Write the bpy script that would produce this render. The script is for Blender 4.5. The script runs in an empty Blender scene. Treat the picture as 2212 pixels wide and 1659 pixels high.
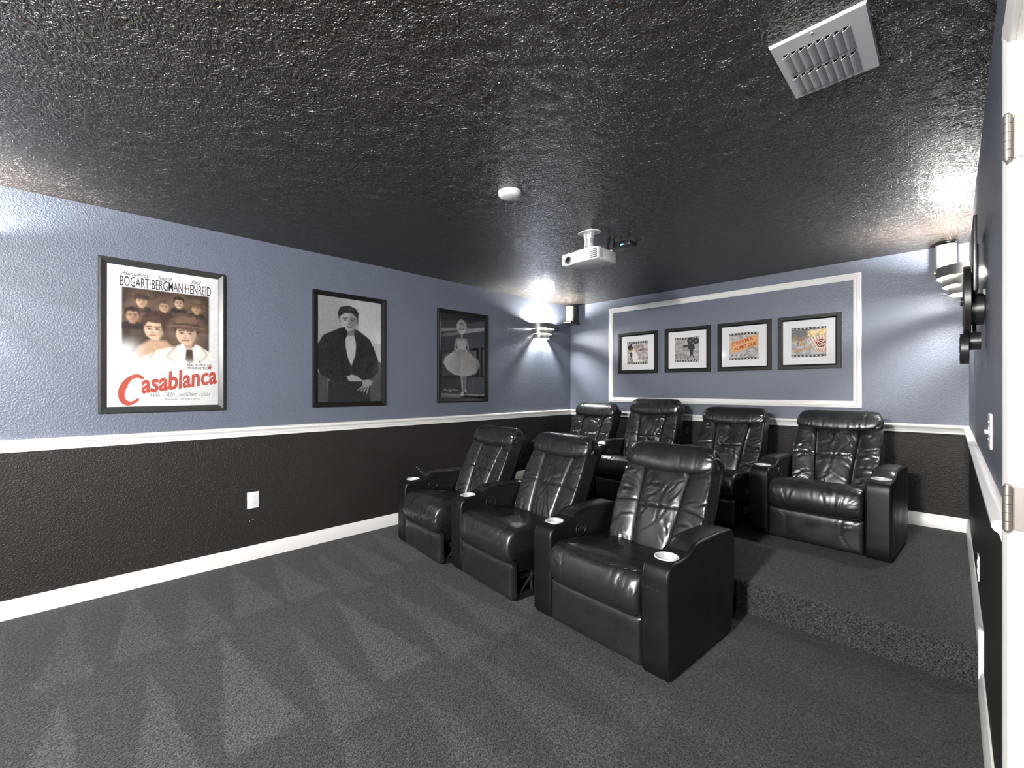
import bpy, bmesh, math, random
import numpy as np
from mathutils import Vector, Matrix

# ------------------------------------------------------------------ scene, camera, world, light levels
scene = bpy.context.scene
COL = scene.collection
PI = math.pi
R = math.radians

CAM_Z = 1.3043
cam_data = bpy.data.cameras.new('camera')
cam = bpy.data.objects.new('camera', cam_data)
COL.objects.link(cam)
cam.location = (0, 0, CAM_Z)
cam.rotation_euler = (R(90), 0, R(45 - 0.0604))
cam_data.sensor_width = 36
cam_data.lens = 952.138 / 2212 * 36
cam_data.shift_y = (838.62 - 829.5) / 2212
cam_data.clip_start = 0.01
scene.camera = cam

world = bpy.data.worlds.new('world')
scene.world = world
world.use_nodes = True
world.node_tree.nodes['Background'].inputs[0].default_value = (0.05, 0.05, 0.055, 1)
world.node_tree.nodes['Background'].inputs[1].default_value = 0.3

scene.view_settings.view_transform = 'Standard'
scene.view_settings.look = 'None'
scene.view_settings.exposure = 1.64
scene.view_settings.gamma = 1.0
scene.view_settings.use_curve_mapping = False

cy = scene.cycles
cy.max_bounces = 5
cy.diffuse_bounces = 2
cy.glossy_bounces = 2
cy.transmission_bounces = 2
cy.transparent_max_bounces = 8
cy.caustics_reflective = False
cy.caustics_refractive = False
cy.use_adaptive_sampling = True
cy.adaptive_threshold = 0.07

SCONCE_W = 1800.0       # emission strength of a wall sconce bulb
HALL_W = 22.0          # emission strength of the hallway ceiling lamp
GLOBE_FILL_W = 500.0          # emission strength of the added globe pendant, an unseen fill light up front

FILL_P = 80.0       # fill power through an added window in the front wall, behind the viewer

# room dimensions (camera stands at x=0 y=0; x right, y towards the back wall)
XL, XR = -3.7745, 0.095
YB, YF = 4.9404, -4.0
ZC = 2.44
PLAT = 0.1775
STEP_Y = 2.775
WT = 0.12
DOOR_Y0, DOOR_Y1, DOOR_Z = 0.60, 1.40, 2.04
RAIL_Z = 1.0105
FILL_WIN = (-1.75, -0.15, 0.70, 1.95)   # added fill window in the front wall: x0, x1, z0, z1

day = bpy.data.lights.new('added_fill_light', 'AREA')  # area light added as fill, shining in from the unseen front window
day.shape = 'RECTANGLE'; day.size = FILL_WIN[1] - FILL_WIN[0]; day.size_y = FILL_WIN[3] - FILL_WIN[2]
day.energy = FILL_P; day.color = (1.0, 0.985, 0.965)
fill_lamp_o = bpy.data.objects.new('added_fill_light', day)
COL.objects.link(fill_lamp_o)
fill_lamp_o.location = ((FILL_WIN[0] + FILL_WIN[1]) / 2, YF - 0.06, (FILL_WIN[2] + FILL_WIN[3]) / 2)
fill_lamp_o.rotation_euler = (R(90), 0, 0)

# ------------------------------------------------------------------ helpers
def tag(o, label=None, cat=None, group=None, kind=None):
    if label: o['label'] = label
    if cat: o['category'] = cat
    if group: o['group'] = group
    if kind: o['kind'] = kind
    return o

def empty(name, loc=(0, 0, 0), rz=0.0):
    o = bpy.data.objects.new(name, None)
    o.empty_display_size = 0.1
    COL.objects.link(o)
    o.location = loc
    o.rotation_euler = (0, 0, rz)
    return o

def link_mesh(name, me, mat, parent=None):
    o = bpy.data.objects.new(name, me)
    COL.objects.link(o)
    if mat is not None and len(me.materials) == 0:
        for m in (mat if isinstance(mat, (list, tuple)) else [mat]):
            me.materials.append(m)
    if parent is not None:
        o.parent = parent
    return o

def make_mesh(name, verts, faces, smooth=None):
    me = bpy.data.meshes.new(name)
    me.from_pydata([tuple(map(float, v)) for v in verts], [], [tuple(int(i) for i in f) for f in faces])
    me.update()
    finish(me, smooth)
    return me

def finish(me, smooth):
    if smooth is not None:
        me.polygons.foreach_set('use_smooth', [True] * len(me.polygons))
        if smooth < 179:
            me.set_sharp_from_angle(angle=R(smooth))

class MB:
    """collects primitive shapes into one mesh"""
    def __init__(self):
        self.bm = bmesh.new()
        self.m = Matrix.Identity(4)
    def _v(self, p):
        return self.bm.verts.new(self.m @ Vector(p))
    def box(self, x0, x1, y0, y1, z0, z1, bevel=0.0, seg=2):
        vs = [self._v((x, y, z)) for x in (x0, x1) for y in (y0, y1) for z in (z0, z1)]
        fs = [(0, 1, 3, 2), (4, 6, 7, 5), (0, 4, 5, 1), (2, 3, 7, 6), (0, 2, 6, 4), (1, 5, 7, 3)]
        nf = [self.bm.faces.new([vs[i] for i in f]) for f in fs]
        if bevel > 0:
            es = set(e for f in nf for e in f.edges)
            bmesh.ops.bevel(self.bm, geom=list(es), offset=bevel, segments=seg, profile=0.5, affect='EDGES')
        return self
    def tube(self, pts, r, n=8, closed=False):
        pts = [Vector(p) for p in pts]
        N = len(pts)
        rings = []
        prev = None
        for i, p in enumerate(pts):
            if closed:
                d = pts[(i + 1) % N] - pts[i - 1]
            else:
                d = pts[min(i + 1, N - 1)] - pts[max(i - 1, 0)]
            d.normalize()
            if prev is None:
                a = Vector((0, 0, 1)) if abs(d.z) < 0.9 else Vector((1, 0, 0))
                s = d.cross(a).normalized()
            else:
                s = (prev - d * prev.dot(d)).normalized()
            prev = s
            t = d.cross(s)
            rr = r[i] if isinstance(r, (list, tuple)) else r
            rings.append([self._v(p + (s * math.cos(2 * PI * k / n) + t * math.sin(2 * PI * k / n)) * rr) for k in range(n)])
        M = N if closed else N - 1
        for i in range(M):
            a, b = rings[i], rings[(i + 1) % N]
            for k in range(n):
                self.bm.faces.new([a[k], a[(k + 1) % n], b[(k + 1) % n], b[k]])
        if not closed:
            self.bm.faces.new(list(reversed(rings[0])))
            self.bm.faces.new(rings[-1])
        return self
    def lathe(self, prof, c=(0, 0, 0), n=32, axis='z', cap=True):
        c = Vector(c)
        rings = []
        for (r, h) in prof:
            ring = []
            for k in range(n):
                a = 2 * PI * k / n
                if axis == 'z': q = (r * math.cos(a), r * math.sin(a), h)
                elif axis == 'y': q = (r * math.cos(a), h, r * math.sin(a))
                else: q = (h, r * math.cos(a), r * math.sin(a))
                ring.append(self._v(c + Vector(q)))
            rings.append(ring)
        for i in range(len(rings) - 1):
            a, b = rings[i], rings[i + 1]
            for k in range(n):
                self.bm.faces.new([a[k], a[(k + 1) % n], b[(k + 1) % n], b[k]])
        if cap:
            if prof[0][0] > 1e-6: self.bm.faces.new(list(reversed(rings[0])))
            if prof[-1][0] > 1e-6: self.bm.faces.new(rings[-1])
        return self
    def prism(self, poly, axis, a0, a1):
        """polygon of 2D points extruded along an axis between a0 and a1"""
        def P(p, a):
            if axis == 'x': return (a, p[0], p[1])
            if axis == 'y': return (p[0], a, p[1])
            return (p[0], p[1], a)
        A = [self._v(P(p, a0)) for p in poly]
        B = [self._v(P(p, a1)) for p in poly]
        n = len(poly)
        for i in range(n):
            self.bm.faces.new([A[i], A[(i + 1) % n], B[(i + 1) % n], B[i]])
        self.bm.faces.new(list(reversed(A)))
        self.bm.faces.new(B)
        return self
    def quadstrip(self, A, B):
        a = [self._v(p) for p in A]; b = [self._v(p) for p in B]
        for i in range(len(a) - 1):
            self.bm.faces.new([a[i], a[i + 1], b[i + 1], b[i]])
        return self
    def mesh(self, name, smooth=None):
        bmesh.ops.recalc_face_normals(self.bm, faces=self.bm.faces[:])
        me = bpy.data.meshes.new(name)
        self.bm.to_mesh(me)
        self.bm.free()
        finish(me, smooth)
        return me
    def build(self, name, mat, parent=None, smooth=None):
        return link_mesh(name, self.mesh(name, smooth), mat, parent)

# ------------------------------------------------------------------ materials
MATS = {}
def nodes_of(name):
    m = bpy.data.materials.new(name)
    m.use_nodes = True
    nt = m.node_tree
    b = nt.nodes['Principled BSDF']
    MATS[name] = m
    return m, nt, b

def N(nt, typ, **kw):
    n = nt.nodes.new(typ)
    for k, v in kw.items():
        if k.startswith('i_'):
            n.inputs[k[2:].replace('_', ' ')].default_value = v
        else:
            setattr(n, k, v)
    return n

def simple(name, col, rough=0.5, metal=0.0, spec=0.5, emit=None, es=0.0, coat=0.0):
    m, nt, b = nodes_of(name)
    b.inputs['Base Color'].default_value = (*col, 1)
    b.inputs['Roughness'].default_value = rough
    b.inputs['Metallic'].default_value = metal
    b.inputs['Specular IOR Level'].default_value = spec
    b.inputs['Coat Weight'].default_value = coat
    if emit:
        b.inputs['Emission Color'].default_value = (*emit, 1)
        b.inputs['Emission Strength'].default_value = es
    return m

def paint(name, col, rough, bump, scale, dist=0.004, spec=0.5, var=0.06, vor=0.0):
    """rolled wall paint over orange-peel plaster"""
    m, nt, b = nodes_of(name)
    L = nt.links
    tc = N(nt, 'ShaderNodeTexCoord')
    n1 = N(nt, 'ShaderNodeTexNoise', i_Scale=scale, i_Detail=1.0, i_Roughness=0.5, i_Distortion=0.6)
    n2 = N(nt, 'ShaderNodeTexNoise', i_Scale=1.7, i_Detail=1.0)
    rot = N(nt, 'ShaderNodeMapping')
    rot.inputs['Rotation'].default_value = (0.5, 0.7, 0.4)
    L.new(tc.outputs['Object'], rot.inputs['Vector'])
    L.new(rot.outputs['Vector'], n1.inputs['Vector'])
    L.new(tc.outputs['Object'], n2.inputs['Vector'])
    ramp = N(nt, 'ShaderNodeValToRGB')
    ramp.color_ramp.elements[0].position = 0.38
    ramp.color_ramp.elements[1].position = 0.72
    L.new(n1.outputs['Fac'], ramp.inputs['Fac'])
    h = ramp.outputs['Color']
    if vor > 0:
        v = N(nt, 'ShaderNodeTexVoronoi', i_Scale=scale * 0.45, feature='SMOOTH_F1')
        nd = N(nt, 'ShaderNodeMixRGB', blend_type='ADD', i_Fac=0.03)
        L.new(tc.outputs['Object'], nd.inputs[1]); L.new(n1.outputs['Color'], nd.inputs[2])
        L.new(nd.outputs[0], v.inputs['Vector'])
        mx = N(nt, 'ShaderNodeMath', operation='MULTIPLY_ADD')
        mx.inputs[1].default_value = vor
        L.new(v.outputs['Distance'], mx.inputs[0]); L.new(h, mx.inputs[2])
        h = mx.outputs[0]
    bp = N(nt, 'ShaderNodeBump', i_Strength=bump, i_Distance=dist)
    L.new(h, bp.inputs['Height'])
    L.new(bp.outputs['Normal'], b.inputs['Normal'])
    mix = N(nt, 'ShaderNodeMixRGB', blend_type='MIX')
    mix.inputs[1].default_value = (*[c * (1 - var) for c in col], 1)
    mix.inputs[2].default_value = (*[c * (1 + var) for c in col], 1)
    L.new(n2.outputs['Fac'], mix.inputs[0])
    L.new(mix.outputs[0], b.inputs['Base Color'])
    b.inputs['Roughness'].default_value = rough
    b.inputs['Specular IOR Level'].default_value = spec
    return m

M_WALL_UP = paint('blue_grey_wall_paint', (0.120, 0.139, 0.182), 0.42, 0.40, 105, 0.0032)
M_WALL_LO = paint('charcoal_wall_paint', (0.0225, 0.0192, 0.0175), 0.5, 0.6, 105, 0.0032, 0.28)

def ceiling_mat():
    m, nt, b = nodes_of('glossy_dark_ceiling_paint')
    L = nt.links
    tc = N(nt, 'ShaderNodeTexCoord')
    # skip-trowel texture: creased ridges plus small splatter
    warp = N(nt, 'ShaderNodeTexNoise', i_Scale=16.0, i_Detail=0.0)
    add = N(nt, 'ShaderNodeMixRGB', blend_type='ADD', i_Fac=0.05)
    rot = N(nt, 'ShaderNodeMapping')
    rot.inputs['Rotation'].default_value = (0.4, 0.6, 0.9)
    L.new(tc.outputs['Object'], rot.inputs['Vector'])
    L.new(rot.outputs['Vector'], warp.inputs['Vector'])
    L.new(rot.outputs['Vector'], add.inputs[1]); L.new(warp.outputs['Color'], add.inputs[2])
    n1 = N(nt, 'ShaderNodeTexNoise', i_Scale=70.0, i_Detail=2.0, i_Roughness=0.55)
    L.new(add.outputs[0], n1.inputs['Vector'])
    rid = N(nt, 'ShaderNodeValToRGB')
    rid.color_ramp.elements[0].position = 0.42
    rid.color_ramp.elements[1].position = 0.60
    L.new(n1.outputs['Fac'], rid.inputs['Fac'])
    n2 = N(nt, 'ShaderNodeTexNoise', i_Scale=170.0, i_Detail=0.0)
    L.new(tc.outputs['Object'], n2.inputs['Vector'])
    sm = N(nt, 'ShaderNodeMath', operation='MULTIPLY_ADD')
    sm.inputs[1].default_value = 0.35
    L.new(n2.outputs['Fac'], sm.inputs[0]); L.new(rid.outputs['Color'], sm.inputs[2])
    bp = N(nt, 'ShaderNodeBump', i_Strength=1.0, i_Distance=0.0078)
    L.new(sm.outputs[0], bp.inputs['Height'])
    L.new(bp.outputs['Normal'], b.inputs['Normal'])
    b.inputs['Base Color'].default_value = (0.034, 0.0268, 0.0215, 1)
    b.inputs['Roughness'].default_value = 0.20
    b.inputs['Specular IOR Level'].default_value = 0.5
    return m
M_CEIL = ceiling_mat()

def carpet_mat(name, pattern):
    m, nt, b = nodes_of(name)
    L = nt.links
    geo = N(nt, 'ShaderNodeNewGeometry')
    fine = N(nt, 'ShaderNodeTexNoise', i_Scale=150.0, i_Detail=2.0, i_Roughness=0.65)
    mid = N(nt, 'ShaderNodeTexNoise', i_Scale=60.0, i_Detail=2.0, i_Roughness=0.7)
    big = N(nt, 'ShaderNodeTexNoise', i_Scale=6.0, i_Detail=1.0)
    off = N(nt, 'ShaderNodeMapping')
    off.inputs['Location'].default_value = (0.371, 0.213, 0.1375)
    off.inputs['Rotation'].default_value = (0.35, 0.5, 0.6)
    L.new(geo.outputs['Position'], off.inputs['Vector'])
    for n in (fine, mid, big): L.new(off.outputs['Vector'], n.inputs['Vector'])
    def math_(op, a, b_=None, c=None):
        n = N(nt, 'ShaderNodeMath', operation=op)
        for i, v in enumerate((a, b_, c)):
            if v is None: continue
            if isinstance(v, (int, float)): n.inputs[i].default_value = v
            else: L.new(v, n.inputs[i])
        return n.outputs[0]
    tone = None
    if pattern:
        sep = N(nt, 'ShaderNodeSeparateXYZ')
        L.new(geo.outputs['Position'], sep.inputs[0])
        X, Y = sep.outputs[0], sep.outputs[1]
        jx = math_('MULTIPLY_ADD', big.outputs['Fac'], 0.30, -0.15)
        jm = math_('MULTIPLY_ADD', mid.outputs['Fac'], 0.10, -0.05)
        # vacuum-cleaner wedges, nap shading put into the colour, in rows: each row runs from x0 (point) to x1 (base)
        for k_, (x0, x1, per, ph, amp) in enumerate(((-3.68, -2.80, 0.272, 0.13, 0.75), (-2.66, -1.72, 0.295, 0.10, 0.9), (-1.74, -0.86, 0.33, 0.2, 0.60), (-0.9, 0.05, 0.36, 0.05, 0.3))):
            yc = math_('ADD', math_('DIVIDE', math_('SUBTRACT', Y, ph), per), math_('MULTIPLY', jx, 0.5))
            cell = math_('FLOOR', yc)
            wn_ = N(nt, 'ShaderNodeTexWhiteNoise', noise_dimensions='1D')
            L.new(math_('ADD', cell, 17.3 * k_), wn_.inputs['W'])
            rnd = wn_.outputs['Value']
            xx = math_('ADD', math_('ADD', X, math_('MULTIPLY', jm, 0.5)), math_('MULTIPLY_ADD', rnd, 0.16, -0.08))
            u = math_('DIVIDE', math_('SUBTRACT', xx, x0), x1 - x0)
            up = math_('MULTIPLY_ADD', u, 14.0, 0.5)
            dn = math_('MULTIPLY_ADD', math_('SUBTRACT', 1.0, u), 14.0, 0.5)
            c1 = N(nt, 'ShaderNodeClamp'); L.new(up, c1.inputs[0])
            c2 = N(nt, 'ShaderNodeClamp'); L.new(dn, c2.inputs[0])
            inside = math_('MULTIPLY', c1.outputs[0], c2.outputs[0])
            v = math_('ABSOLUTE', math_('SUBTRACT', math_('FRACT', yc), math_('MULTIPLY_ADD', u, -0.16, 0.58)))
            wd = math_('MULTIPLY', u, math_('MULTIPLY_ADD', rnd, 0.12, 0.36))
            t = math_('ADD', math_('SUBTRACT', wd, v), jm)
            t = math_('MULTIPLY_ADD', t, 13.0, 0.5)
            cl = N(nt, 'ShaderNodeClamp'); L.new(t, cl.inputs[0])
            t = math_('MULTIPLY', math_('MULTIPLY', cl.outputs[0], inside), math_('MULTIPLY_ADD', rnd, 0.35 * amp, 0.72 * amp))
            tone = t if tone is None else math_('ADD', tone, t)
        soft = math_('MULTIPLY_ADD', mid.outputs['Fac'], 2.4, -1.2)
        tone = math_('ADD', tone, soft)
    else:
        tone = math_('MULTIPLY_ADD', mid.outputs['Fac'], 2.4, -0.75)
    base = N(nt, 'ShaderNodeMixRGB', blend_type='MIX', use_clamp=True)
    base.inputs[1].default_value = (0.031, 0.031, 0.032, 1)
    base.inputs[2].default_value = (0.060, 0.059, 0.0595, 1)
    L.new(tone, base.inputs[0])
    spk = N(nt, 'ShaderNodeValToRGB')
    spk.color_ramp.elements[0].position = 0.36; spk.color_ramp.elements[0].color = (0.25, 0.25, 0.25, 1)
    spk.color_ramp.elements[1].position = 0.64; spk.color_ramp.elements[1].color = (1.75, 1.75, 1.75, 1)
    L.new(fine.outputs['Fac'], spk.inputs['Fac'])
    mul = N(nt, 'ShaderNodeMixRGB', blend_type='MULTIPLY', i_Fac=1.0)
    L.new(base.outputs[0], mul.inputs[1]); L.new(spk.outputs['Color'], mul.inputs[2])
    L.new(mul.outputs[0], b.inputs['Base Color'])
    hh = math_('MULTIPLY_ADD', mid.outputs['Fac'], 0.8, fine.outputs['Fac'])
    bp = N(nt, 'ShaderNodeBump', i_Strength=0.9, i_Distance=0.008)
    L.new(hh, bp.inputs['Height']); L.new(bp.outputs['Normal'], b.inputs['Normal'])
    b.inputs['Roughness'].default_value = 0.95
    b.inputs['Specular IOR Level'].default_value = 0.1
    b.inputs['Sheen Weight'].default_value = 0.10
    b.inputs['Sheen Roughness'].default_value = 0.45
    return m
M_CARPET = carpet_mat('vacuumed_grey_carpet', True)
M_CARPET2 = carpet_mat('grey_carpet', False)

def leather_mat(name, col, rough, grain=0.12, wr=0.25, spec=0.62):
    m, nt, b = nodes_of(name)
    L = nt.links
    tc = N(nt, 'ShaderNodeTexCoord')
    v = N(nt, 'ShaderNodeTexVoronoi', i_Scale=420.0)
    n = N(nt, 'ShaderNodeTexNoise', i_Scale=26.0, i_Detail=2.0, i_Roughness=0.6, i_Distortion=0.0)
    r = N(nt, 'ShaderNodeTexNoise', i_Scale=9.0, i_Detail=1.0)
    for q in (v, n, r): L.new(tc.outputs['Object'], q.inputs['Vector'])
    b1 = N(nt, 'ShaderNodeBump', i_Strength=grain, i_Distance=0.001)
    b2 = N(nt, 'ShaderNodeBump', i_Strength=wr, i_Distance=0.006)
    L.new(n.outputs['Fac'], b2.inputs['Height'])
    L.new(v.outputs['Distance'], b1.inputs['Height'])
    L.new(b2.outputs['Normal'], b1.inputs['Normal'])
    L.new(b1.outputs['Normal'], b.inputs['Normal'])
    mr = N(nt, 'ShaderNodeMapRange')
    mr.inputs['From Min'].default_value = 0.3; mr.inputs['From Max'].default_value = 0.7
    mr.inputs['To Min'].default_value = rough - 0.06; mr.inputs['To Max'].default_value = rough + 0.07
    L.new(r.outputs['Fac'], mr.inputs['Value'])
    L.new(mr.outputs['Result'], b.inputs['Roughness'])
    b.inputs['Base Color'].default_value = (*col, 1)
    b.inputs['Specular IOR Level'].default_value = spec
    return m
M_LEATHER = leather_mat('black_leather', (0.0130, 0.0130, 0.0136), 0.31, 0.08, 0.07, 0.85)
M_LEATHER_FLAT = leather_mat('smooth_black_leather', (0.0052, 0.0052, 0.0056), 0.42, 0.18, 0.03, 0.38)

M_WHITE = simple('white_trim_paint', (0.80, 0.79, 0.775), 0.32)
M_WHITE_PL = simple('white_plastic', (0.78, 0.79, 0.81), 0.35)
M_WHITE_ME = simple('white_enamelled_metal', (0.74, 0.75, 0.79), 0.35)
M_DARK = simple('dark_cavity', (0.006, 0.006, 0.006), 0.8)
M_BLACK_PL = simple('black_plastic', (0.012, 0.012, 0.013), 0.35)
M_BLACK_ME = simple('black_metal', (0.014, 0.013, 0.013), 0.32, 0.0, 0.6)
M_STEEL = simple('brushed_steel', (0.55, 0.55, 0.54), 0.32, 1.0)
M_BAND = simple('dark_brushed_nickel', (0.20, 0.195, 0.185), 0.42, 0.85)
M_NICKEL = simple('satin_nickel', (0.24, 0.22, 0.205), 0.45, 0.8)
M_CUP = simple('satin_aluminium', (0.66, 0.67, 0.70), 0.42, 0.35)
M_SILVER = simple('silver_grille', (0.30, 0.295, 0.27), 0.45, 0.7)
M_GREY_PL = simple('grey_plastic', (0.25, 0.25, 0.27), 0.4)
M_LENS = simple('lens_glass', (0.01, 0.01, 0.012), 0.05, 0.0, 0.8)
M_FRAME_BLK = simple('black_frame_lacquer', (0.009, 0.008, 0.0078), 0.45, spec=0.25)
M_FRAME_GRY = simple('dark_grey_frame_lacquer', (0.032, 0.032, 0.033), 0.35)
M_MAT = simple('white_mat_board', (0.80, 0.80, 0.82), 0.8)
M_HALL = simple('cream_hall_paint', (0.80, 0.76, 0.68), 0.6)
M_HALL_FL = simple('pale_hall_floor', (0.55, 0.47, 0.38), 0.4)
M_TAN = simple('tan_card', (0.55, 0.38, 0.24), 0.6)
M_BLUE_LED = simple('blue_led', (0.05, 0.15, 0.8), 0.4, emit=(0.08, 0.3, 1.0), es=3.0)
M_BULB = simple('lit_bulb', (1, 1, 1), 0.4, emit=(1.0, 0.975, 0.93), es=SCONCE_W)
M_HALL_LAMP = simple('lit_hall_diffuser', (1, 1, 1), 0.4, emit=(1.0, 0.96, 0.9), es=HALL_W)
M_GLOBE_FILL = simple('fill_globe_glass', (1, 1, 1), 0.4, emit=(1.0, 0.97, 0.93), es=GLOBE_FILL_W)

def glass_mat():
    m, nt, b = nodes_of('clear_glazing')
    nt.nodes.remove(b)
    out = nt.nodes['Material Output']
    tr = N(nt, 'ShaderNodeBsdfTransparent')
    gl = N(nt, 'ShaderNodeBsdfGlossy'); gl.inputs['Roughness'].default_value = 0.02
    fr = N(nt, 'ShaderNodeFresnel'); fr.inputs['IOR'].default_value = 1.55
    ml = N(nt, 'ShaderNodeMath', operation='MULTIPLY'); ml.inputs[1].default_value = 0.6
    mx = N(nt, 'ShaderNodeMixShader')
    nt.links.new(fr.outputs[0], ml.inputs[0])
    nt.links.new(ml.outputs[0], mx.inputs[0])
    nt.links.new(tr.outputs[0], mx.inputs[1]); nt.links.new(gl.outputs[0], mx.inputs[2])
    nt.links.new(mx.outputs[0], out.inputs['Surface'])
    return m
M_GLASS = glass_mat()

def print_mat():
    """ink on paper: colour comes from the printed artwork stored on the sheet"""
    m, nt, b = nodes_of('printed_paper')
    a = N(nt, 'ShaderNodeVertexColor', layer_name='ink')
    nt.links.new(a.outputs['Color'], b.inputs['Base Color'])
    b.inputs['Roughness'].default_value = 0.55
    b.inputs['Specular IOR Level'].default_value = 0.3
    return m
M_PRINT = print_mat()

INKS = {}
def ink(r, g, b):
    k = (r, g, b)
    if k not in INKS:
        INKS[k] = simple('ink_%02d' % (len(INKS) + 1), tuple(((c / 255) / 12.92 if c / 255 <= 0.04045 else ((c / 255 + 0.055) / 1.055) ** 2.4) for c in k), 0.6, spec=0.2)
    return INKS[k]

# ------------------------------------------------------------------ the setting
def structure(name, o_or_mb, mat=None, smooth=None):
    o = o_or_mb if not isinstance(o_or_mb, MB) else o_or_mb.build(name, mat, None, smooth)
    o['kind'] = 'structure'
    return o

structure('floor', MB().box(XL - WT, XR + WT, YF - WT, STEP_Y, -0.12, 0.0), M_CARPET)
# raised back floor with a rounded carpeted nosing
nose = [(STEP_Y + 0.012, -0.12), (STEP_Y + 0.004, 0.06), (STEP_Y - 0.004, 0.12)]
for k in range(9):
    a = R(190 - k * 100 / 8)
    nose.append((STEP_Y + 0.026 + 0.034 * math.cos(a), PLAT - 0.034 + 0.034 * math.sin(a)))
nose += [(STEP_Y + 0.05, PLAT), (YB + WT, PLAT), (YB + WT, -0.12)]
structure('floor_platform', MB().prism(nose, 'x', XL - WT, XR + WT), M_CARPET2, 40)
structure('ceiling', MB().box(XL - WT, XR + WT, YF - WT, YB + WT, ZC, ZC + 0.12), M_CEIL)

def two_tone(name, quads):
    """wall slab boxes split at the chair rail: charcoal below, blue grey above"""
    bm = bmesh.new()
    for (x0, x1, y0, y1, z0, z1) in quads:
        spans = [(z0, z1)] if (z1 <= RAIL_Z - 0.03 or z0 >= RAIL_Z - 0.03) else [(z0, RAIL_Z - 0.03), (RAIL_Z - 0.03, z1)]
        for (a, b_) in spans:
            vs = [bm.verts.new((x, y, z)) for x in (x0, x1) for y in (y0, y1) for z in (a, b_)]
            for f in [(0, 1, 3, 2), (4, 6, 7, 5), (0, 4, 5, 1), (2, 3, 7, 6), (0, 2, 6, 4), (1, 5, 7, 3)]:
                fc = bm.faces.new([vs[i] for i in f])
                fc.material_index = 1 if b_ <= RAIL_Z else 0
    bmesh.ops.recalc_face_normals(bm, faces=bm.faces[:])
    me = bpy.data.meshes.new(name)
    bm.to_mesh(me); bm.free()
    me.materials.append(M_WALL_UP); me.materials.append(M_WALL_LO)
    o = link_mesh(name, me, None)
    o['kind'] = 'structure'
    return o

two_tone('wall_left', [(XL - WT, XL, YF - WT, YB + WT, -0.1, ZC)])
two_tone('wall_back', [(XL, XR, YB, YB + WT, -0.1, ZC)])
two_tone('wall_front', [(XL, FILL_WIN[0], YF - WT, YF, -0.1, ZC), (FILL_WIN[1], XR, YF - WT, YF, -0.1, ZC), (FILL_WIN[0], FILL_WIN[1], YF - WT, YF, -0.1, FILL_WIN[2]), (FILL_WIN[0], FILL_WIN[1], YF - WT, YF, FILL_WIN[3], ZC)])
two_tone('wall_right', [(XR, XR + WT, YF - WT, DOOR_Y0, -0.1, ZC), (XR, XR + WT, DOOR_Y1, YB + WT, -0.1, ZC), (XR, XR + WT, DOOR_Y0, DOOR_Y1, DOOR_Z, ZC)])

# hallway seen only through the doorway and in reflections
structure('wall_hall', MB().box(XR + 2.0, XR + 2.1, -1.6, 2.6, 0, ZC).box(XR + WT, XR + 2.1, 2.6, 2.7, 0, ZC).box(XR + WT, XR + 2.1, -1.7, -1.6, 0, ZC)
          .box(XR + WT, XR + WT + 0.01, -1.6, DOOR_Y0, 0, ZC).box(XR + WT, XR + WT + 0.01, DOOR_Y1, 2.6, 0, ZC).box(XR + WT, XR + WT + 0.01, DOOR_Y0, DOOR_Y1, DOOR_Z, ZC), M_HALL)
structure('floor_hall', MB().box(XR + WT, XR + 2.1, -1.7, 2.7, -0.1, 0), M_HALL_FL)
structure('ceiling_hall', MB().box(XR + WT, XR + 2.1, -1.7, 2.7, ZC, ZC + 0.1), M_HALL)

# chair rail (moulded profile: offset from wall, height)
RAIL_PROF = [(0.0, 0.940), (0.010, 0.940), (0.012, 0.948), (0.012, 0.956), (0.016, 0.960), (0.018, 0.972), (0.021, 0.980), (0.028, 0.985), (0.032, 0.992), (0.032, 1.002), (0.026, 1.008), (0.012, 1.0105), (0.0, 1.0105)]
def base_prof(z0, h=0.107):
    return [(0.0, z0 - 0.02), (0.016, z0 - 0.02), (0.016, z0 + h - 0.030), (0.013, z0 + h - 0.024), (0.012, z0 + h - 0.012), (0.007, z0 + h - 0.004), (0.006, z0 + h), (0.0, z0 + h)]

def run_y(mb, prof, side, y0, y1):
    pts = [((XL + d) if side == 'L' else (XR - d), z) for d, z in prof]
    mb.prism(pts, 'y', y0, y1)
def run_x(mb, prof, x0, x1, wall='B'):
    pts = [((YB - d) if wall == 'B' else (YF + d), z) for d, z in prof]
    mb.prism(pts, 'x', x0, x1)

m = MB(); run_y(m, RAIL_PROF, 'L', YF, YB); structure('trim_1', m, M_WHITE, 35)
m = MB(); run_x(m, RAIL_PROF, XL, XR); structure('trim_2', m, M_WHITE, 35)
m = MB(); run_y(m, RAIL_PROF, 'R', DOOR_Y1 + 0.065, YB); structure('trim_3', m, M_WHITE, 35)
def baseboard(name, side, ya):
    m = MB()
    run_y(m, base_prof(0), side, ya, STEP_Y - 0.05)
    run_y(m, base_prof(PLAT), side, STEP_Y - 0.012, YB)
    s = 1 if side == 'L' else -1
    w = XL if side == 'L' else XR
    a, b_ = sorted((w, w + s * 0.016))
    m.box(a, b_, STEP_Y - 0.07, STEP_Y - 0.008, -0.02, PLAT + 0.107, 0.002)
    structure(name, m, M_WHITE, 35)
baseboard('baseboard_left', 'L', YF)
baseboard('baseboard_right', 'R', DOOR_Y1 + 0.065)
m = MB(); run_x(m, base_prof(PLAT), XL, XR); structure('baseboard_back', m, M_WHITE, 35)
m = MB(); run_x(m, base_prof(0), XL, XR, 'F'); structure('baseboard_front', m, M_WHITE, 35)

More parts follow.
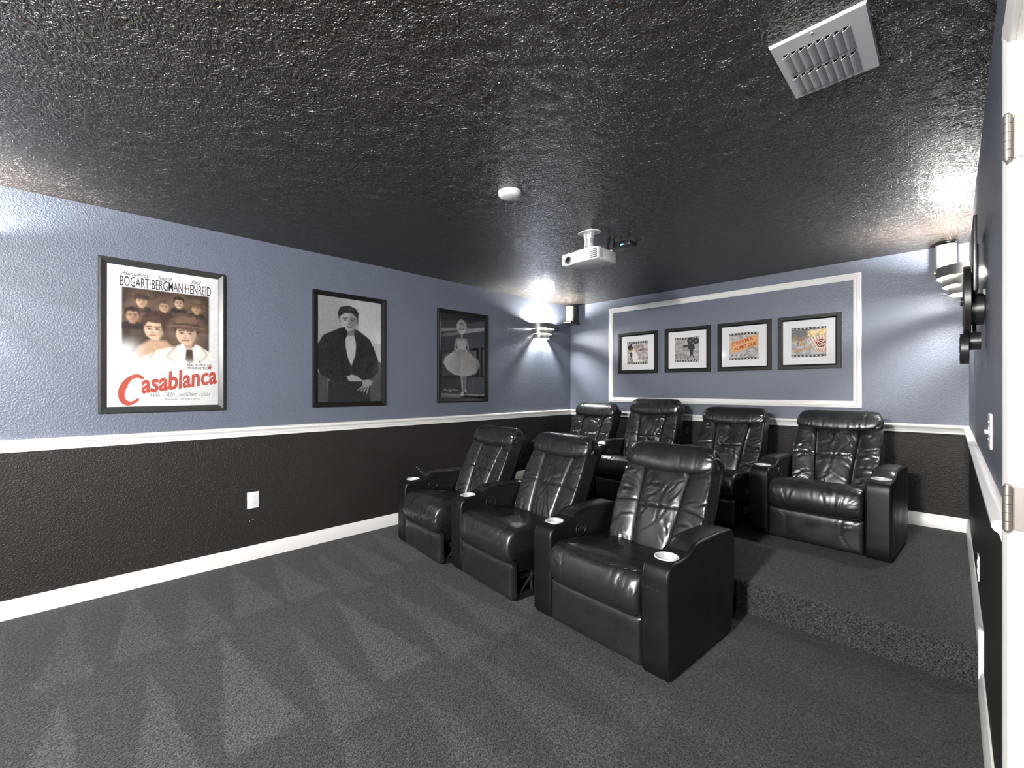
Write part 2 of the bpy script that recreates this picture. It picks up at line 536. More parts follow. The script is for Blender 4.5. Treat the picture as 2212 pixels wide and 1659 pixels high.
# door jamb, stop, casing and hinges
fr = empty('door_1', (XR, DOOR_Y1, 0)); fr['kind'] = 'structure'
def at_door(name, mb, mat, smooth=None, parent=None):
    o = mb.build(name, mat, fr if parent is None else parent, smooth)
    off = Vector((XR, DOOR_Y1, 0))
    o.data.transform(Matrix.Translation(-off))
    return o
J = 0.018
jm = MB().box(XR - 0.001, XR + WT + 0.011, DOOR_Y1 - J, DOOR_Y1, 0, DOOR_Z).box(XR - 0.001, XR + WT + 0.011, DOOR_Y0, DOOR_Y0 + J, 0, DOOR_Z).box(XR - 0.001, XR + WT + 0.011, DOOR_Y0, DOOR_Y1, DOOR_Z - J, DOOR_Z)
at_door('jamb', jm, M_WHITE)
st = MB().box(XR + 0.045, XR + 0.075, DOOR_Y1 - J - 0.011, DOOR_Y1 - J, 0, DOOR_Z - J, 0.002).box(XR + 0.045, XR + 0.075, DOOR_Y0 + J, DOOR_Y0 + J + 0.011, 0, DOOR_Z - J, 0.002).box(XR + 0.045, XR + 0.075, DOOR_Y0 + J, DOOR_Y1 - J, DOOR_Z - J - 0.011, DOOR_Z - J, 0.002)
at_door('door_stop', st, M_WHITE)
def casing_strip(y_in, out, z1):
    # profile in (y, x): thin at the inner edge, thicker outside
    pr = [(0, 0), (0, -0.010), (0.006, -0.013), (0.012, -0.013), (0.020, -0.016), (0.045, -0.018), (0.055, -0.017), (0.057, -0.012), (0.057, 0)]
    return MB().prism([(XR + dx, y_in + out * dy) for dy, dx in pr], 'z', 0, z1)
at_door('casing', casing_strip(DOOR_Y1 - J + 0.005, 1, DOOR_Z + 0.045), M_WHITE, 30)
at_door('casing', casing_strip(DOOR_Y0 + J - 0.005, -1, DOOR_Z + 0.045), M_WHITE, 30)
pr = [(0, 0), (0, -0.010), (0.006, -0.013), (0.012, -0.013), (0.020, -0.016), (0.045, -0.018), (0.055, -0.017), (0.057, -0.012), (0.057, 0)]
at_door('casing', MB().prism([(XR + dx, DOOR_Z - J + 0.005 + dz) for dz, dx in pr], 'y', DOOR_Y0 - 0.045, DOOR_Y1 + 0.045), M_WHITE, 30)
for hz in (1.826, 1.055, 0.27):
    hg = at_door('hinge', MB().box(XR - 0.004, XR + 0.030, DOOR_Y1 - J - 0.0025, DOOR_Y1 - J + 0.001, hz - 0.045, hz + 0.045, 0.001), M_NICKEL)
    bar = MB()
    for k in range(5):
        z0 = hz - 0.045 + k * 0.018
        bar.lathe([(0.0074, z0 + 0.0005), (0.0074, z0 + 0.0175)], (XR - 0.013, DOOR_Y1 - J - 0.004, 0), 14)
    bar.lathe([(0.004, hz - 0.050), (0.006, hz - 0.047), (0.006, hz - 0.045)], (XR - 0.013, DOOR_Y1 - J - 0.004, 0), 12)
    bar.lathe([(0.006, hz + 0.045), (0.006, hz + 0.047), (0.004, hz + 0.050)], (XR - 0.013, DOOR_Y1 - J - 0.004, 0), 12)
    at_door('knuckle', bar, M_NICKEL, 40, hg)
    sc = MB()
    for dz in (-0.03, 0.0, 0.03):
        sc.lathe([(0.0, 0.0), (0.0035, 0.0), (0.003, -0.0012), (0.0, -0.0015)], (XR + 0.017, DOOR_Y1 - J - 0.0026, hz + dz), 12, 'y', False)
    at_door('screw', sc, M_STEEL, 40, hg)

# picture-frame moulding on the back wall: four mitred strips
MX0, MX1, MZ0, MZ1, MW = -3.149, -0.563, 1.130, 2.331, 0.060
pm = empty('trim_4', ((MX0 + MX1) / 2, YB, (MZ0 + MZ1) / 2)); pm['kind'] = 'structure'
MPROF = [(0.0, 0.0), (0.0, 0.010), (0.004, 0.014), (0.012, 0.014), (0.016, 0.019), (0.028, 0.021), (0.036, 0.017), (0.044, 0.012), (0.050, 0.012), (0.054, 0.007), (0.060, 0.005), (0.060, 0.0)]
def mitred_rect(prof, x0, x1, z0, z1, place):
    """four strips of a rectangular frame; prof = (inset from outer edge, depth); place(x, depth, z) -> point"""
    out = []
    cs = [(x0, z0), (x1, z0), (x1, z1), (x0, z1)]
    sg = [(1, 1), (-1, 1), (-1, -1), (1, -1)]
    for i in range(4):
        j = (i + 1) % 4
        A = [place(cs[i][0] + sg[i][0] * d, h, cs[i][1] + sg[i][1] * d) for d, h in prof]
        B = [place(cs[j][0] + sg[j][0] * d, h, cs[j][1] + sg[j][1] * d) for d, h in prof]
        mb = MB()
        a = [mb._v(p) for p in A]; b_ = [mb._v(p) for p in B]
        n = len(a)
        for k in range(n):
            mb.bm.faces.new([a[k], a[(k + 1) % n], b_[(k + 1) % n], b_[k]])
        mb.bm.faces.new(list(reversed(a))); mb.bm.faces.new(b_)
        out.append(mb)
    return out
for mb in mitred_rect(MPROF, MX0, MX1, MZ0, MZ1, lambda x, h, z: (x - (MX0 + MX1) / 2, -h, z - (MZ0 + MZ1) / 2)):
    mb.build('moulding_strip', M_WHITE, pm, 30)

# unseen window added for the fill light (behind the viewer): white frame, mullions and panes
wn = empty('window_added', ((FILL_WIN[0] + FILL_WIN[1]) / 2, YF, FILL_WIN[2])); wn['kind'] = 'structure'
ww, wh = FILL_WIN[1] - FILL_WIN[0], FILL_WIN[3] - FILL_WIN[2]
for mb in mitred_rect([(0, 0.0), (0, 0.02), (0.05, 0.02), (0.05, 0.0)], -ww / 2 - 0.03, ww / 2 + 0.03, -0.03, wh + 0.03, lambda x, h, z: (x, h, z)):
    mb.build('fill_window_frame', M_WHITE, wn)
for k in (-1, 1):
    MB().box(k * ww / 6 - 0.02, k * ww / 6 + 0.02, -0.05, 0.01, 0, wh).build('fill_window_mullion', M_WHITE, wn)
for k in (-1, 0, 1):
    MB().box(k * ww / 3 - ww / 6 + 0.02, k * ww / 3 + ww / 6 - 0.02, -0.032, -0.028, 0.0, wh).build('fill_window_pane', M_GLASS, wn)

# ------------------------------------------------------------------ recliners
def creases(U, V, lines):
    """fold relief in metres on a flat sheet with coordinates U, V (metres)"""
    H = np.zeros_like(U)
    for (x0, y0, x1, y1, amp, wid) in lines:
        dx, dy = x1 - x0, y1 - y0
        ln = math.hypot(dx, dy) + 1e-9
        t = ((U - x0) * dx + (V - y0) * dy) / ln ** 2
        bow = 0.06 * ln * np.sin(np.clip(t, 0, 1) * PI * 1.3 + x0 * 40)
        d = ((U - x0) * dy - (V - y0) * dx) / ln + bow
        tap = np.clip(np.minimum(t, 1 - t) * 3.2, 0, 1) ** 1.0
        H += tap * amp * (-np.exp(-(d / wid) ** 2) + 0.75 * np.exp(-((d - 2.0 * wid) / (1.3 * wid)) ** 2))
    return H

def rand_creases(rng, n, x0, x1, y0, y1, ang, spread, ln, amp, wid=(0.004, 0.008)):
    out = []
    for _ in range(n):
        cx, cy = rng.uniform(x0, x1), rng.uniform(y0, y1)
        a = R(ang + rng.gauss(0, spread)); l = ln * rng.uniform(0.5, 1.3) / 2
        out.append((cx - math.cos(a) * l, cy - math.sin(a) * l, cx + math.cos(a) * l, cy + math.sin(a) * l, amp * rng.uniform(0.4, 1.2), rng.uniform(*wid)))
    return out

def grid_mesh(name, P, Q=None, close=True):
    """P: (nu, nv, 3) outer sheet; Q: (nu, nv, 3) hidden rear sheet, only its rim is used to close the pad"""
    nu, nv = P.shape[:2]
    verts = [tuple(p) for p in P.reshape(-1, 3)]
    faces = []
    idx = lambda i, j: i * nv + j
    for i in range(nu - 1):
        for j in range(nv - 1):
            faces.append((idx(i, j), idx(i + 1, j), idx(i + 1, j + 1), idx(i, j + 1)))
    rim = [(i, 0) for i in range(nu)] + [(nu - 1, j) for j in range(1, nv)] + [(i, nv - 1) for i in range(nu - 2, -1, -1)] + [(0, j) for j in range(nv - 2, 0, -1)]
    if Q is not None:
        base = len(verts)
        for (i, j) in rim: verts.append(tuple(Q[i, j]))
        n = len(rim)
        for k in range(n):
            a, b = rim[k], rim[(k + 1) % n]
            faces.append((idx(*b), idx(*a), base + k, base + (k + 1) % n))
        if close: faces.append(tuple(base + k for k in range(n - 1, -1, -1)))
    me = bpy.data.meshes.new(name)
    me.from_pydata(verts, [], faces)
    bm = bmesh.new(); bm.from_mesh(me)
    bmesh.ops.recalc_face_normals(bm, faces=bm.faces[:])
    bm.to_mesh(me); bm.free()
    finish(me, 60)
    return me

SW = 0.288      # half width of the seat
AW = 0.140      # arm width
def smoothstep(a, b, x):
    t = np.clip((x - a) / (b - a), 0, 1)
    return t * t * (3 - 2 * t)

def spline(pts, n):
    """Catmull-Rom resample to n points, even in arc length"""
    P = np.array(pts, float)
    P = np.vstack([2 * P[0] - P[1], P, 2 * P[-1] - P[-2]])
    out = []
    for i in range(1, len(P) - 2):
        for t in np.linspace(0, 1, 24, endpoint=False):
            out.append(0.5 * ((2 * P[i]) + (-P[i - 1] + P[i + 1]) * t + (2 * P[i - 1] - 5 * P[i] + 4 * P[i + 1] - P[i + 2]) * t * t + (-P[i - 1] + 3 * P[i] - 3 * P[i + 1] + P[i + 2]) * t ** 3))
    out.append(P[-2])
    out = np.array(out)
    s = np.concatenate([[0], np.cumsum(np.linalg.norm(np.diff(out, axis=0), axis=1))])
    q = np.linspace(0, s[-1], n)
    return np.stack([np.interp(q, s, out[:, k]) for k in range(out.shape[1])], 1), s[-1]

# ---- arm: one shared mesh set, cut for the cup holder
ARM_TOP = [(0.000, 0.40), (0.002, 0.465), (0.018, 0.503), (0.055, 0.521), (0.11, 0.523), (0.165, 0.526), (0.205, 0.537), (0.245, 0.558), (0.29, 0.568), (0.40, 0.570), (0.55, 0.566), (0.64, 0.557), (0.680, 0.530), (0.692, 0.49)]
def arm_outline():
    top, _ = spline(ARM_TOP, 70)
    pts = [(0.012, 0.012), (0.003, 0.03), (0.0, 0.10), (0.0, 0.20), (0.0, 0.30)] + [tuple(p) for p in top] + [(0.693, 0.40), (0.690, 0.25), (0.672, 0.10), (0.655, 0.03), (0.645, 0.012), (0.45, 0.010), (0.25, 0.010), (0.10, 0.010)]
    return np.array(pts)

def rounded_extrude(name, pts, width, r, steps=6):
    n = len(pts)
    d = np.roll(pts, -1, 0) - np.roll(pts, 1, 0)
    d /= np.linalg.norm(d, axis=1)[:, None]
    area = 0.5 * np.sum(pts[:, 0] * np.roll(pts[:, 1], -1) - np.roll(pts[:, 0], -1) * pts[:, 1])
    inn = np.stack([-d[:, 1], d[:, 0]], 1) * (1 if area > 0 else -1)
    rings = []
    for k in range(steps + 1):
        a = k / steps * PI / 2
        rings.append((-width / 2 + r * (1 - math.cos(a)), r * (1 - math.sin(a))))
    rings = rings + [(-x, i) for x, i in reversed(rings)]
    verts = []
    for x, ins in rings:
        q = pts + inn * ins
        verts += [(x, p[0], p[1]) for p in q]
    faces = []
    for k in range(len(rings) - 1):
        for i in range(n):
            j = (i + 1) % n
            faces.append((k * n + i, k * n + j, (k + 1) * n + j, (k + 1) * n + i))
    faces.append(tuple(range(n))); faces.append(tuple((len(rings) - 1) * n + i for i in range(n - 1, -1, -1)))
    me = bpy.data.meshes.new(name)
    me.from_pydata(verts, [], faces)
    bm = bmesh.new(); bm.from_mesh(me)
    bmesh.ops.recalc_face_normals(bm, faces=bm.faces[:])
    bm.to_mesh(me); bm.free()
    return me

CUP_Y = 0.108
def build_arm_meshes():
    A = {}
    me = rounded_extrude('arm', arm_outline(), AW, 0.017)
    ob = bpy.data.objects.new('arm_tmp', me); COL.objects.link(ob)
    cut = MB().lathe([(0.0485, 0.475), (0.0485, 0.60)], (0, CUP_Y, 0), 40).mesh('cutter')
    co = bpy.data.objects.new('cutter_tmp', cut); COL.objects.link(co)
    md = ob.modifiers.new('cut', 'BOOLEAN'); md.operation = 'DIFFERENCE'; md.object = co; md.solver = 'EXACT'
    bpy.context.view_layer.update()
    dg = bpy.context.evaluated_depsgraph_get()
    res = bpy.data.meshes.new_from_object(ob.evaluated_get(dg))
    bpy.data.objects.remove(ob); bpy.data.objects.remove(co)
    res.name = 'arm'
    finish(res, 42)
    A['arm'] = res
    ring = MB().lathe([(0.0455, 0.498), (0.0465, 0.520), (0.0475, 0.5262), (0.051, 0.5285), (0.055, 0.5272), (0.0565, 0.5235)], (0, CUP_Y, 0), 40, cap=False)
    ring.lathe([(0.0455, 0.498), (0.0, 0.497)], (0, CUP_Y, 0), 40, cap=False)
    A['cup'] = ring.mesh('cup_holder', 40)
    top, _ = spline(ARM_TOP, 70)
    sm = MB()
    for sx in (-1, 1):
        for off in (0.0,):
            x = sx * (AW / 2 - 0.0135)
            path = [(x, p[0], p[1]) for p in top]
            # slightly proud of the curved edge
            path2 = []
            for i, p in enumerate(path):
                d = top[min(i + 1, 69)] - top[max(i - 1, 0)]; d = d / np.linalg.norm(d)
                nrm = np.array([-d[1], d[0]])
                path2.append((x, p[1] + nrm[0] * 0.0002, p[2] + nrm[1] * 0.0002))
            sm.tube(path2, 0.0021, 6)
    for sx in (-1, 1):
        sm.tube([(sx * (AW / 2 - 0.0135), 0.0003, z) for z in (0.03, 0.15, 0.28, 0.40)], 0.0016, 6)
    sm.tube([(x, -0.0004, 0.402) for x in np.linspace(-AW / 2 + 0.010, AW / 2 - 0.010, 5)], 0.0020, 6)
    A['seam'] = sm.mesh('piping', 60)
    # raised padded strip along the arm top behind the cup
    tp, _ = spline(ARM_TOP[6:12], 40)
    us = np.linspace(-1, 1, 15)
    P = np.zeros((40, 15, 3)); Q = np.zeros((40, 15, 3))
    for i in range(40):
        d = tp[min(i + 1, 39)] - tp[max(i - 1, 0)]; d /= np.linalg.norm(d); nr = np.array([-d[1], d[0]])
        en = min(1, min(i, 39 - i) / 5)
        for j, u in enumerate(us):
            h = 0.0075 * (1 - abs(u) ** 3) * math.sin(en * PI / 2)
            P[i, j] = (u * (AW / 2 - 0.018), tp[i][0] + nr[0] * h, tp[i][1] + nr[1] * h)
            Q[i, j] = (u * (AW / 2 - 0.018), tp[i][0] - nr[0] * 0.008, tp[i][1] - nr[1] * 0.008)
    A['pad'] = grid_mesh('arm_pad', P, Q)
    # oval control on the seat side: rim and cross shaped rocker
    cy, cz, rx, rz = 0.262, 0.462, 0.043, 0.036
    x = AW / 2
    A['bezel'] = MB().tube([(x + 0.0005, cy + rx * math.cos(t), cz + rz * math.sin(t)) for t in np.linspace(0, 2 * PI, 32, endpoint=False)], 0.0036, 8, True).mesh('control_bezel', 60)
    bt = MB().box(x - 0.001, x + 0.004, cy - 0.008, cy + 0.008, cz - 0.022, cz + 0.022, 0.0015).box(x - 0.001, x + 0.004, cy - 0.026, cy + 0.026, cz - 0.008, cz + 0.008, 0.0015)
    A['button'] = bt.mesh('control_button', 40)
    return A
ARM = build_arm_meshes()

def arm(chair, x, yoff=0.0, control=True, rz=0.0):
    a = link_mesh('arm', ARM['arm'], M_LEATHER_FLAT, chair)
    a.location = (x, yoff, 0); a.rotation_euler = (0, 0, rz)
    c = link_mesh('cup_holder', ARM['cup'], M_CUP, a); c['label'] = 'silver cup holder sunk in the arm'
    link_mesh('piping', ARM['seam'], M_LEATHER_FLAT, a)
    link_mesh('arm_pad', ARM['pad'], M_LEATHER, a)
    if control:
        link_mesh('control_bezel', ARM['bezel'], M_BLACK_PL, a)
        b = link_mesh('control_button', ARM['button'], M_BLACK_PL, a)
    return a

def seam(P, r, parent):
    MB().tube([tuple(p) for p in P], r, 6).build('seam', M_LEATHER, parent, 60)

def build_recliner(label, loc, rz, lean=27.0, seed=1, back_shift=0.0, wear=1.0, arms=(-1,), sag=0.0, head=1.0, hx=0.0, blen=0.0, right_arm_gap=0.0, bx=0.0):
    rng = random.Random(seed)
    ch = empty('recliner', loc, R(rz))
    tag(ch, label, 'recliner', 'black leather home theatre recliners')
    # ---------------- footrest panel
    nu, nv = 54, 34
    X = np.linspace(-1, 1, nu)[:, None] * np.ones((1, nv)); V = np.ones((nu, 1)) * np.linspace(0, 1, nv)[None, :]
    zb, zt = 0.018, 0.236
    Z = zb + (zt - zb) * V
    puff = 0.016 * np.clip(1 - np.abs(X) ** 8, 0, 1) ** 0.5 * np.clip(1 - np.abs(2 * V - 1) ** 6, 0, 1) ** 0.5
    cr = rand_creases(rng, 7, -0.26, -0.12, 0.19, 0.235, 110, 12, 0.07, 0.0022 * wear, (0.005, 0.008)) + rand_creases(rng, 7, 0.13, 0.27, 0.19, 0.235, 70, 12, 0.07, 0.0022 * wear, (0.005, 0.008))
    rel = creases(X * SW, Z, cr)
    for sx in (-0.165, 0.165):
        bend = sx + np.sign(sx) * 0.05 * smoothstep(0.55, 0.0, V) * (1 if sx > 0 else 0.2)
        rel -= 0.0035 * np.exp(-((X * SW - bend) / 0.004) ** 2)
    Y = 0.018 - puff - rel
    P = np.stack([X * (SW - 0.004), Y, Z], 2)
    Q = P.copy(); Q[:, :, 1] = 0.055
    ft = link_mesh('footrest_panel', grid_mesh('footrest_panel', P, Q), M_LEATHER, ch)
    for k in (int(nu * (0.5 - 0.165 / SW / 2)), int(nu * (0.5 + 0.165 / SW / 2))):
        seam(P[k, 3:-2], 0.0010, ft)
    # ---------------- seat cushion
    prof = [(0.050, 0.238), (0.012, 0.244), (-0.014, 0.275), (-0.024, 0.325), (-0.018, 0.375), (0.004, 0.418), (0.045, 0.443), (0.11, 0.448), (0.22, 0.438), (0.36, 0.418), (0.48, 0.398), (0.58, 0.385)]
    nv = 92; nu = 66
    C, Lp = spline(prof, nv)
    d = np.gradient(C, axis=0); d /= np.linalg.norm(d, axis=1)[:, None]
    nrm = np.stack([-d[:, 1], d[:, 0]], 1)
    nrm = np.where((nrm[:, :1] * (C[:, :1] - 0.25) + nrm[:, 1:] * (C[:, 1:] - 0.33)) < 0, -nrm, nrm)
    X = np.linspace(-1, 1, nu); S = np.linspace(0, Lp, nv)
    XX, SS = np.meshgrid(X, S, indexing='ij')
    edge = np.clip(1 - np.abs(XX) ** 9, 0, 1) ** 0.5
    h = 0.022 * (edge - 1) + 0.010 * (1 - XX ** 2)
    # hollow where people sit
    h -= (0.016 + sag) * np.exp(-((XX / 0.62) ** 2)) * smoothstep(0.30, 0.48, SS)
    # cross seam along the front edge, bowed forward in the middle
    sline = 0.285 - 0.035 * (1 - XX ** 2)
    h -= 0.006 * np.exp(-((SS - sline) / 0.005) ** 2)
    front = smoothstep(0.29, 0.25, SS)
    for sx in (-0.168, 0.168):
        bend = sx + np.sign(sx) * 0.03 * smoothstep(0.10, 0.28, SS)
        h -= 0.0042 * np.exp(-((XX * SW - bend) / 0.0042) ** 2) * front
    # side seams on the top
    h -= 0.004 * np.exp(-((np.abs(XX) * SW - 0.225) / 0.0045) ** 2) * smoothstep(0.29, 0.31, SS)
    lines = rand_creases(rng, int(26 * wear), -0.20, 0.24, 0.10, 0.26, 88, 14, 0.10, 0.0030 * wear, (0.005, 0.010))
    lines += rand_creases(rng, 10, -0.22, 0.22, 0.28, 0.36, 60, 40, 0.07, 0.0022 * wear)
    lines += rand_creases(rng, 8, -0.2, 0.2, 0.38, 0.62, 20, 30, 0.14, 0.0022 * wear, (0.008, 0.014))
    lines += rand_creases(rng, 6, 0.22, 0.27, 0.12, 0.26, 60, 25, 0.07, 0.003 * wear) + rand_creases(rng, 6, -0.27, -0.22, 0.12, 0.26, 120, 25, 0.07, 0.003 * wear)
    h += creases(XX * SW, SS, lines)
    P = np.zeros((nu, nv, 3))
    xin = SW - 0.003
    P[:, :, 0] = XX * xin
    P[:, :, 1] = C[None, :, 0] + nrm[None, :, 0] * h
    P[:, :, 2] = C[None, :, 1] + nrm[None, :, 1] * h
    Q = P.copy()
    Q[:, :, 0] = XX * (xin - 0.012)
    Q[:, :, 1] = np.clip(C[None, :, 0], 0.06, 0.6) ; Q[:, :, 2] = 0.25
    seat = link_mesh('seat_cushion', grid_mesh('seat_cushion', P, Q), M_LEATHER, ch)
    jj = [int(np.argmin(np.abs(S - (0.285 - 0.035 * (1 - x * x))))) for x in X]
    seam([P[i, jj[i]] for i in range(2, nu - 2)], 0.0012, seat)
    for sx in (-0.168, 0.168):
        pts = []
        for j in range(8, jj[nu // 2]):
            b_ = sx + np.sign(sx) * 0.03 * float(smoothstep(0.10, 0.28, S[j]))
            i = int(round((b_ / xin + 1) / 2 * (nu - 1)))
            q = P[i, j].copy(); q[0] = b_
            pts.append(q)
        seam(pts, 0.0011, seat)
    # side boxing of the seat: padded leather flanks
    for s in (-1, 1):
        mb = MB().box(*sorted((s * (SW - 0.030), s * (SW - 0.012))), 0.03, 0.56, 0.17, 0.40, 0.008, 3)
        mb.build('side_panel', M_LEATHER_FLAT, ch, 40)
    # ---------------- backrest frame of reference
    a = R(lean)
    O = np.array([bx, 0.50 + back_shift, 0.375])
    el = np.array([0, math.sin(a), math.cos(a)]); en = np.array([0, -math.cos(a), math.sin(a)]); ex = np.array([1.0, 0, 0])
    def to3(Xm, Lm, Nm):
        return O + Xm[..., None] * ex + Lm[..., None] * el + Nm[..., None] * en
    LH = 0.475 + blen       # length up to the headrest
    back = empty('backrest', (0, 0, 0)); back.parent = ch
    def add(name, me, mat):
        return link_mesh(name, me, mat, back)
    me = MB().box(-0.272, 0.272, -0.15, -0.010, -0.10, LH + 0.12, 0.035, 4).mesh('back_shell', 40)
    me.transform(Matrix(((1, 0, 0, O[0]), (0, en[1], el[1], O[1]), (0, en[2], el[2], O[2]), (0, 0, 0, 1))))
    me.flip_normals()
    add('back_shell', me, M_LEATHER_FLAT)
    ct = lambda L: 0.112 + 0.036 * np.clip(L / LH, 0, 1.1)            # half width of centre panel
    wt = lambda L: 0.272 + 0.020 * np.sin(np.clip(L / LH, 0, 1) * PI * 0.9)   # half width of back
    seam_at = LH * 0.50
    # centre panel
    nu, nv = 52, 84
    u = np.linspace(-1, 1, nu); v = np.linspace(0, 1, nv)
    UU, VV = np.meshgrid(u, v, indexing='ij')
    Lm = -0.03 + (LH + 0.06) * VV
    Xm = UU * ct(Lm)
    pf = 0.026 * np.clip(1 - np.abs(UU) ** 3.5, 0, 1) ** 0.5 * np.clip(1 - np.abs(2 * VV - 1) ** 10, 0, 1) ** 0.5
    pf -= 0.007 * np.exp(-((Lm - seam_at - 0.012 * UU) / 0.006) ** 2)
    rel = creases(Xm, Lm, rand_creases(rng, int(13 * wear), -0.12, 0.0, 0.03, LH, 55, 26, 0.17, 0.0050 * wear, (0.006, 0.012)) + rand_creases(rng, int(13 * wear), 0.0, 0.13, 0.03, LH, 125, 26, 0.17, 0.0050 * wear, (0.006, 0.012)) + rand_creases(rng, int(12 * wear), -0.12, 0.12, 0.0, LH, 0, 60, 0.08, 0.0026 * wear) + rand_creases(rng, int(8 * wear), -0.12, 0.12, LH * 0.55, LH, 75, 20, 0.14, 0.0030 * wear))
    lum = 0.012 * np.sin(np.clip(Lm / LH, 0, 1) * PI)
    em = np.clip((1 - np.abs(UU)) * 7, 0, 1) * np.clip((1 - np.abs(2 * VV - 1)) * 10, 0, 1)
    Nm = pf + lum + rel * em - 0.004
    P = to3(Xm, Lm, Nm); Q = to3(Xm, Lm, Nm * 0 - 0.03)
    cp = add('centre_panel', grid_mesh('centre_panel', P, Q), M_LEATHER)
    seam([to3(np.array(x * ct(seam_at) * 0.97), np.array(seam_at + 0.012 * x), np.array(0.026 * (1 - abs(x) ** 3.5) ** 0.5 + 0.012 - 0.0095)) for x in np.linspace(-1, 1, 15)], 0.0012, back)
    # side bolsters
    for s in (-1, 1):
        nu, nv = 40, 84
        u = np.linspace(0, 1, nu)
        UU, VV = np.meshgrid(u, v, indexing='ij')
        Lm = -0.035 + (LH + 0.075) * VV
        w_ = wt(Lm); c_ = ct(Lm)
        ph = UU * 1.30
        Xa = c_ + (w_ - c_) * np.sin(np.clip(ph, 0, 1.0) * PI / 2 * 1.0)
        drop = -0.085 * smoothstep(0.55, 1.0, UU) ** 1.5
        pf = 0.036 * np.clip(1 - np.abs(2 * UU - 1) ** 2.6, 0, 1) ** 0.55 * np.clip(1 - np.abs(2 * VV - 1) ** 10, 0, 1) ** 0.5
        sl = seam_at + 0.02 - 0.045 * UU
        pf -= 0.006 * np.exp(-((Lm - sl) / 0.006) ** 2)
        ang = 20 if s > 0 else -20
        xs = (UU * 0.19)
        rel = creases(xs, Lm, rand_creases(rng, int(30 * wear), 0.02, 0.17, 0.0, LH, ang, 26, 0.09, 0.0040 * wear, (0.005, 0.010)) + rand_creases(rng, int(8 * wear), 0.03, 0.12, 0.0, LH, 80, 20, 0.12, 0.0030 * wear) + rand_creases(rng, 8, 0.0, 0.05, 0.0, 0.09, 60, 20, 0.05, 0.003))
        em = np.clip(np.minimum(UU, 1 - UU) * 9, 0, 1) * np.clip((1 - np.abs(2 * VV - 1)) * 10, 0, 1)
        lum = 0.012 * np.sin(np.clip(Lm / LH, 0, 1) * PI)
        Nm = pf + lum * (1 - UU) + drop + rel * em - 0.004
        P = to3(s * Xa, Lm, Nm); Q = to3(s * (Xa - 0.02 * UU), Lm, np.minimum(Nm * 0 - 0.035, drop - 0.02))
        b = add('bolster', grid_mesh('bolster', P, Q), M_LEATHER)
        seam([P[i, int(np.argmin(np.abs(Lm[i] - sl[i])))] for i in range(3, nu - 2)], 0.0012, back)
    # headrest roll
    hp = [(LH + 0.030, -0.030), (LH - 0.004, 0.012), (LH - 0.010, 0.036), (LH + 0.014, 0.057 * head), (LH + 0.060, 0.064 * head), (LH + 0.105, 0.054 * head), (LH + 0.142, 0.026), (LH + 0.160, -0.018), (LH + 0.152, -0.075), (LH + 0.108, -0.118), (LH + 0.03, -0.135)]
    nv, nu = 72, 76
    C, Lp = spline(hp, nv)
    cL, cN = LH + 0.07, -0.02
    u = np.linspace(-1, 1, nu); S = np.linspace(0, 1, nv)
    UU, SS = np.meshgrid(u, S, indexing='ij')
    topn = smoothstep(0.25, 0.62, SS)
    Xm = UU * (0.290 - 0.032 * topn)
    e = np.clip(1 - np.abs(UU) ** 7, 0, 1) ** 0.45
    k = 0.62 + 0.38 * e
    sgf = np.exp(-((SS - 0.16) / 0.14) ** 2)
    Lm = cL + (C[None, :, 0] - cL) * k - 0.022 * (1 - UU ** 2) * sgf + 0.006 * UU ** 2 * topn
    Nm = cN + (C[None, :, 1] - cN) * k
    rr = creases(Xm, SS * Lp, rand_creases(rng, int(20 * wear), -0.22, 0.22, Lp * 0.16, Lp * 0.36, 88, 12, 0.09, 0.0022 * wear, (0.005, 0.010)) + rand_creases(rng, int(18 * wear), 0.235, 0.285, Lp * 0.1, Lp * 0.75, 8, 14, 0.06, 0.0042, (0.004, 0.007)) + rand_creases(rng, int(14 * wear), -0.285, -0.235, Lp * 0.1, Lp * 0.75, -8, 14, 0.06, 0.0038, (0.004, 0.007)))
    for sx in (-0.178, 0.178):
        rr -= 0.0038 * np.exp(-((Xm - sx * (1 + 0.10 * topn)) / 0.0042) ** 2) * smoothstep(0.08, 0.14, SS)
    dirL = Lm - cL; dirN = Nm - cN
    ln = np.sqrt(dirL ** 2 + dirN ** 2) + 1e-6
    Lm = Lm + dirL / ln * rr; Nm = Nm + dirN / ln * rr
    P = to3(Xm + hx * topn, Lm, Nm)
    Q = to3(Xm * 0.97, cL + (Lm - cL) * 0.3, cN + (Nm - cN) * 0.3)
    hd = add('headrest', grid_mesh('headrest', P, Q), M_LEATHER)
    for sx in (-0.178, 0.178):
        pts = []
        for j in range(8, 56):
            tt = float(topn[0, j]); xx = sx * (1 + 0.10 * tt)
            i = int(round((xx / (0.290 - 0.032 * tt) + 1) / 2 * (nu - 1)))
            pts.append(P[i, j])
        seam(pts, 0.0011, back)
    # ---------------- steel mechanism under the seat
    mech = MB()
    for s in (-1, 1):
        x = s * 0.262
        mech.box(*sorted((x - 0.018, x + 0.018)), 0.05, 0.62, 0.004, 0.010).box(*sorted((x, x + s * 0.004)), 0.05, 0.62, 0.004, 0.036)
        for (ya, za, yb_, zb_) in ((0.10, 0.03, 0.30, 0.20), (0.34, 0.03, 0.12, 0.21), (0.30, 0.20, 0.50, 0.06), (0.50, 0.03, 0.50, 0.24), (0.20, 0.04, 0.20, 0.23)):
            mech.tube([(x - s * 0.010, ya, za), (x - s * 0.010, yb_, zb_)], 0.009, 6)
        for yy in (0.10, 0.20, 0.34, 0.5):
            mech.lathe([(0.011, -0.010), (0.011, 0.010)], (x, yy, 0.035), 10, 'x')
    mech.box(-0.262, 0.262, 0.14, 0.17, 0.010, 0.035).box(-0.262, 0.262, 0.46, 0.49, 0.010, 0.035)
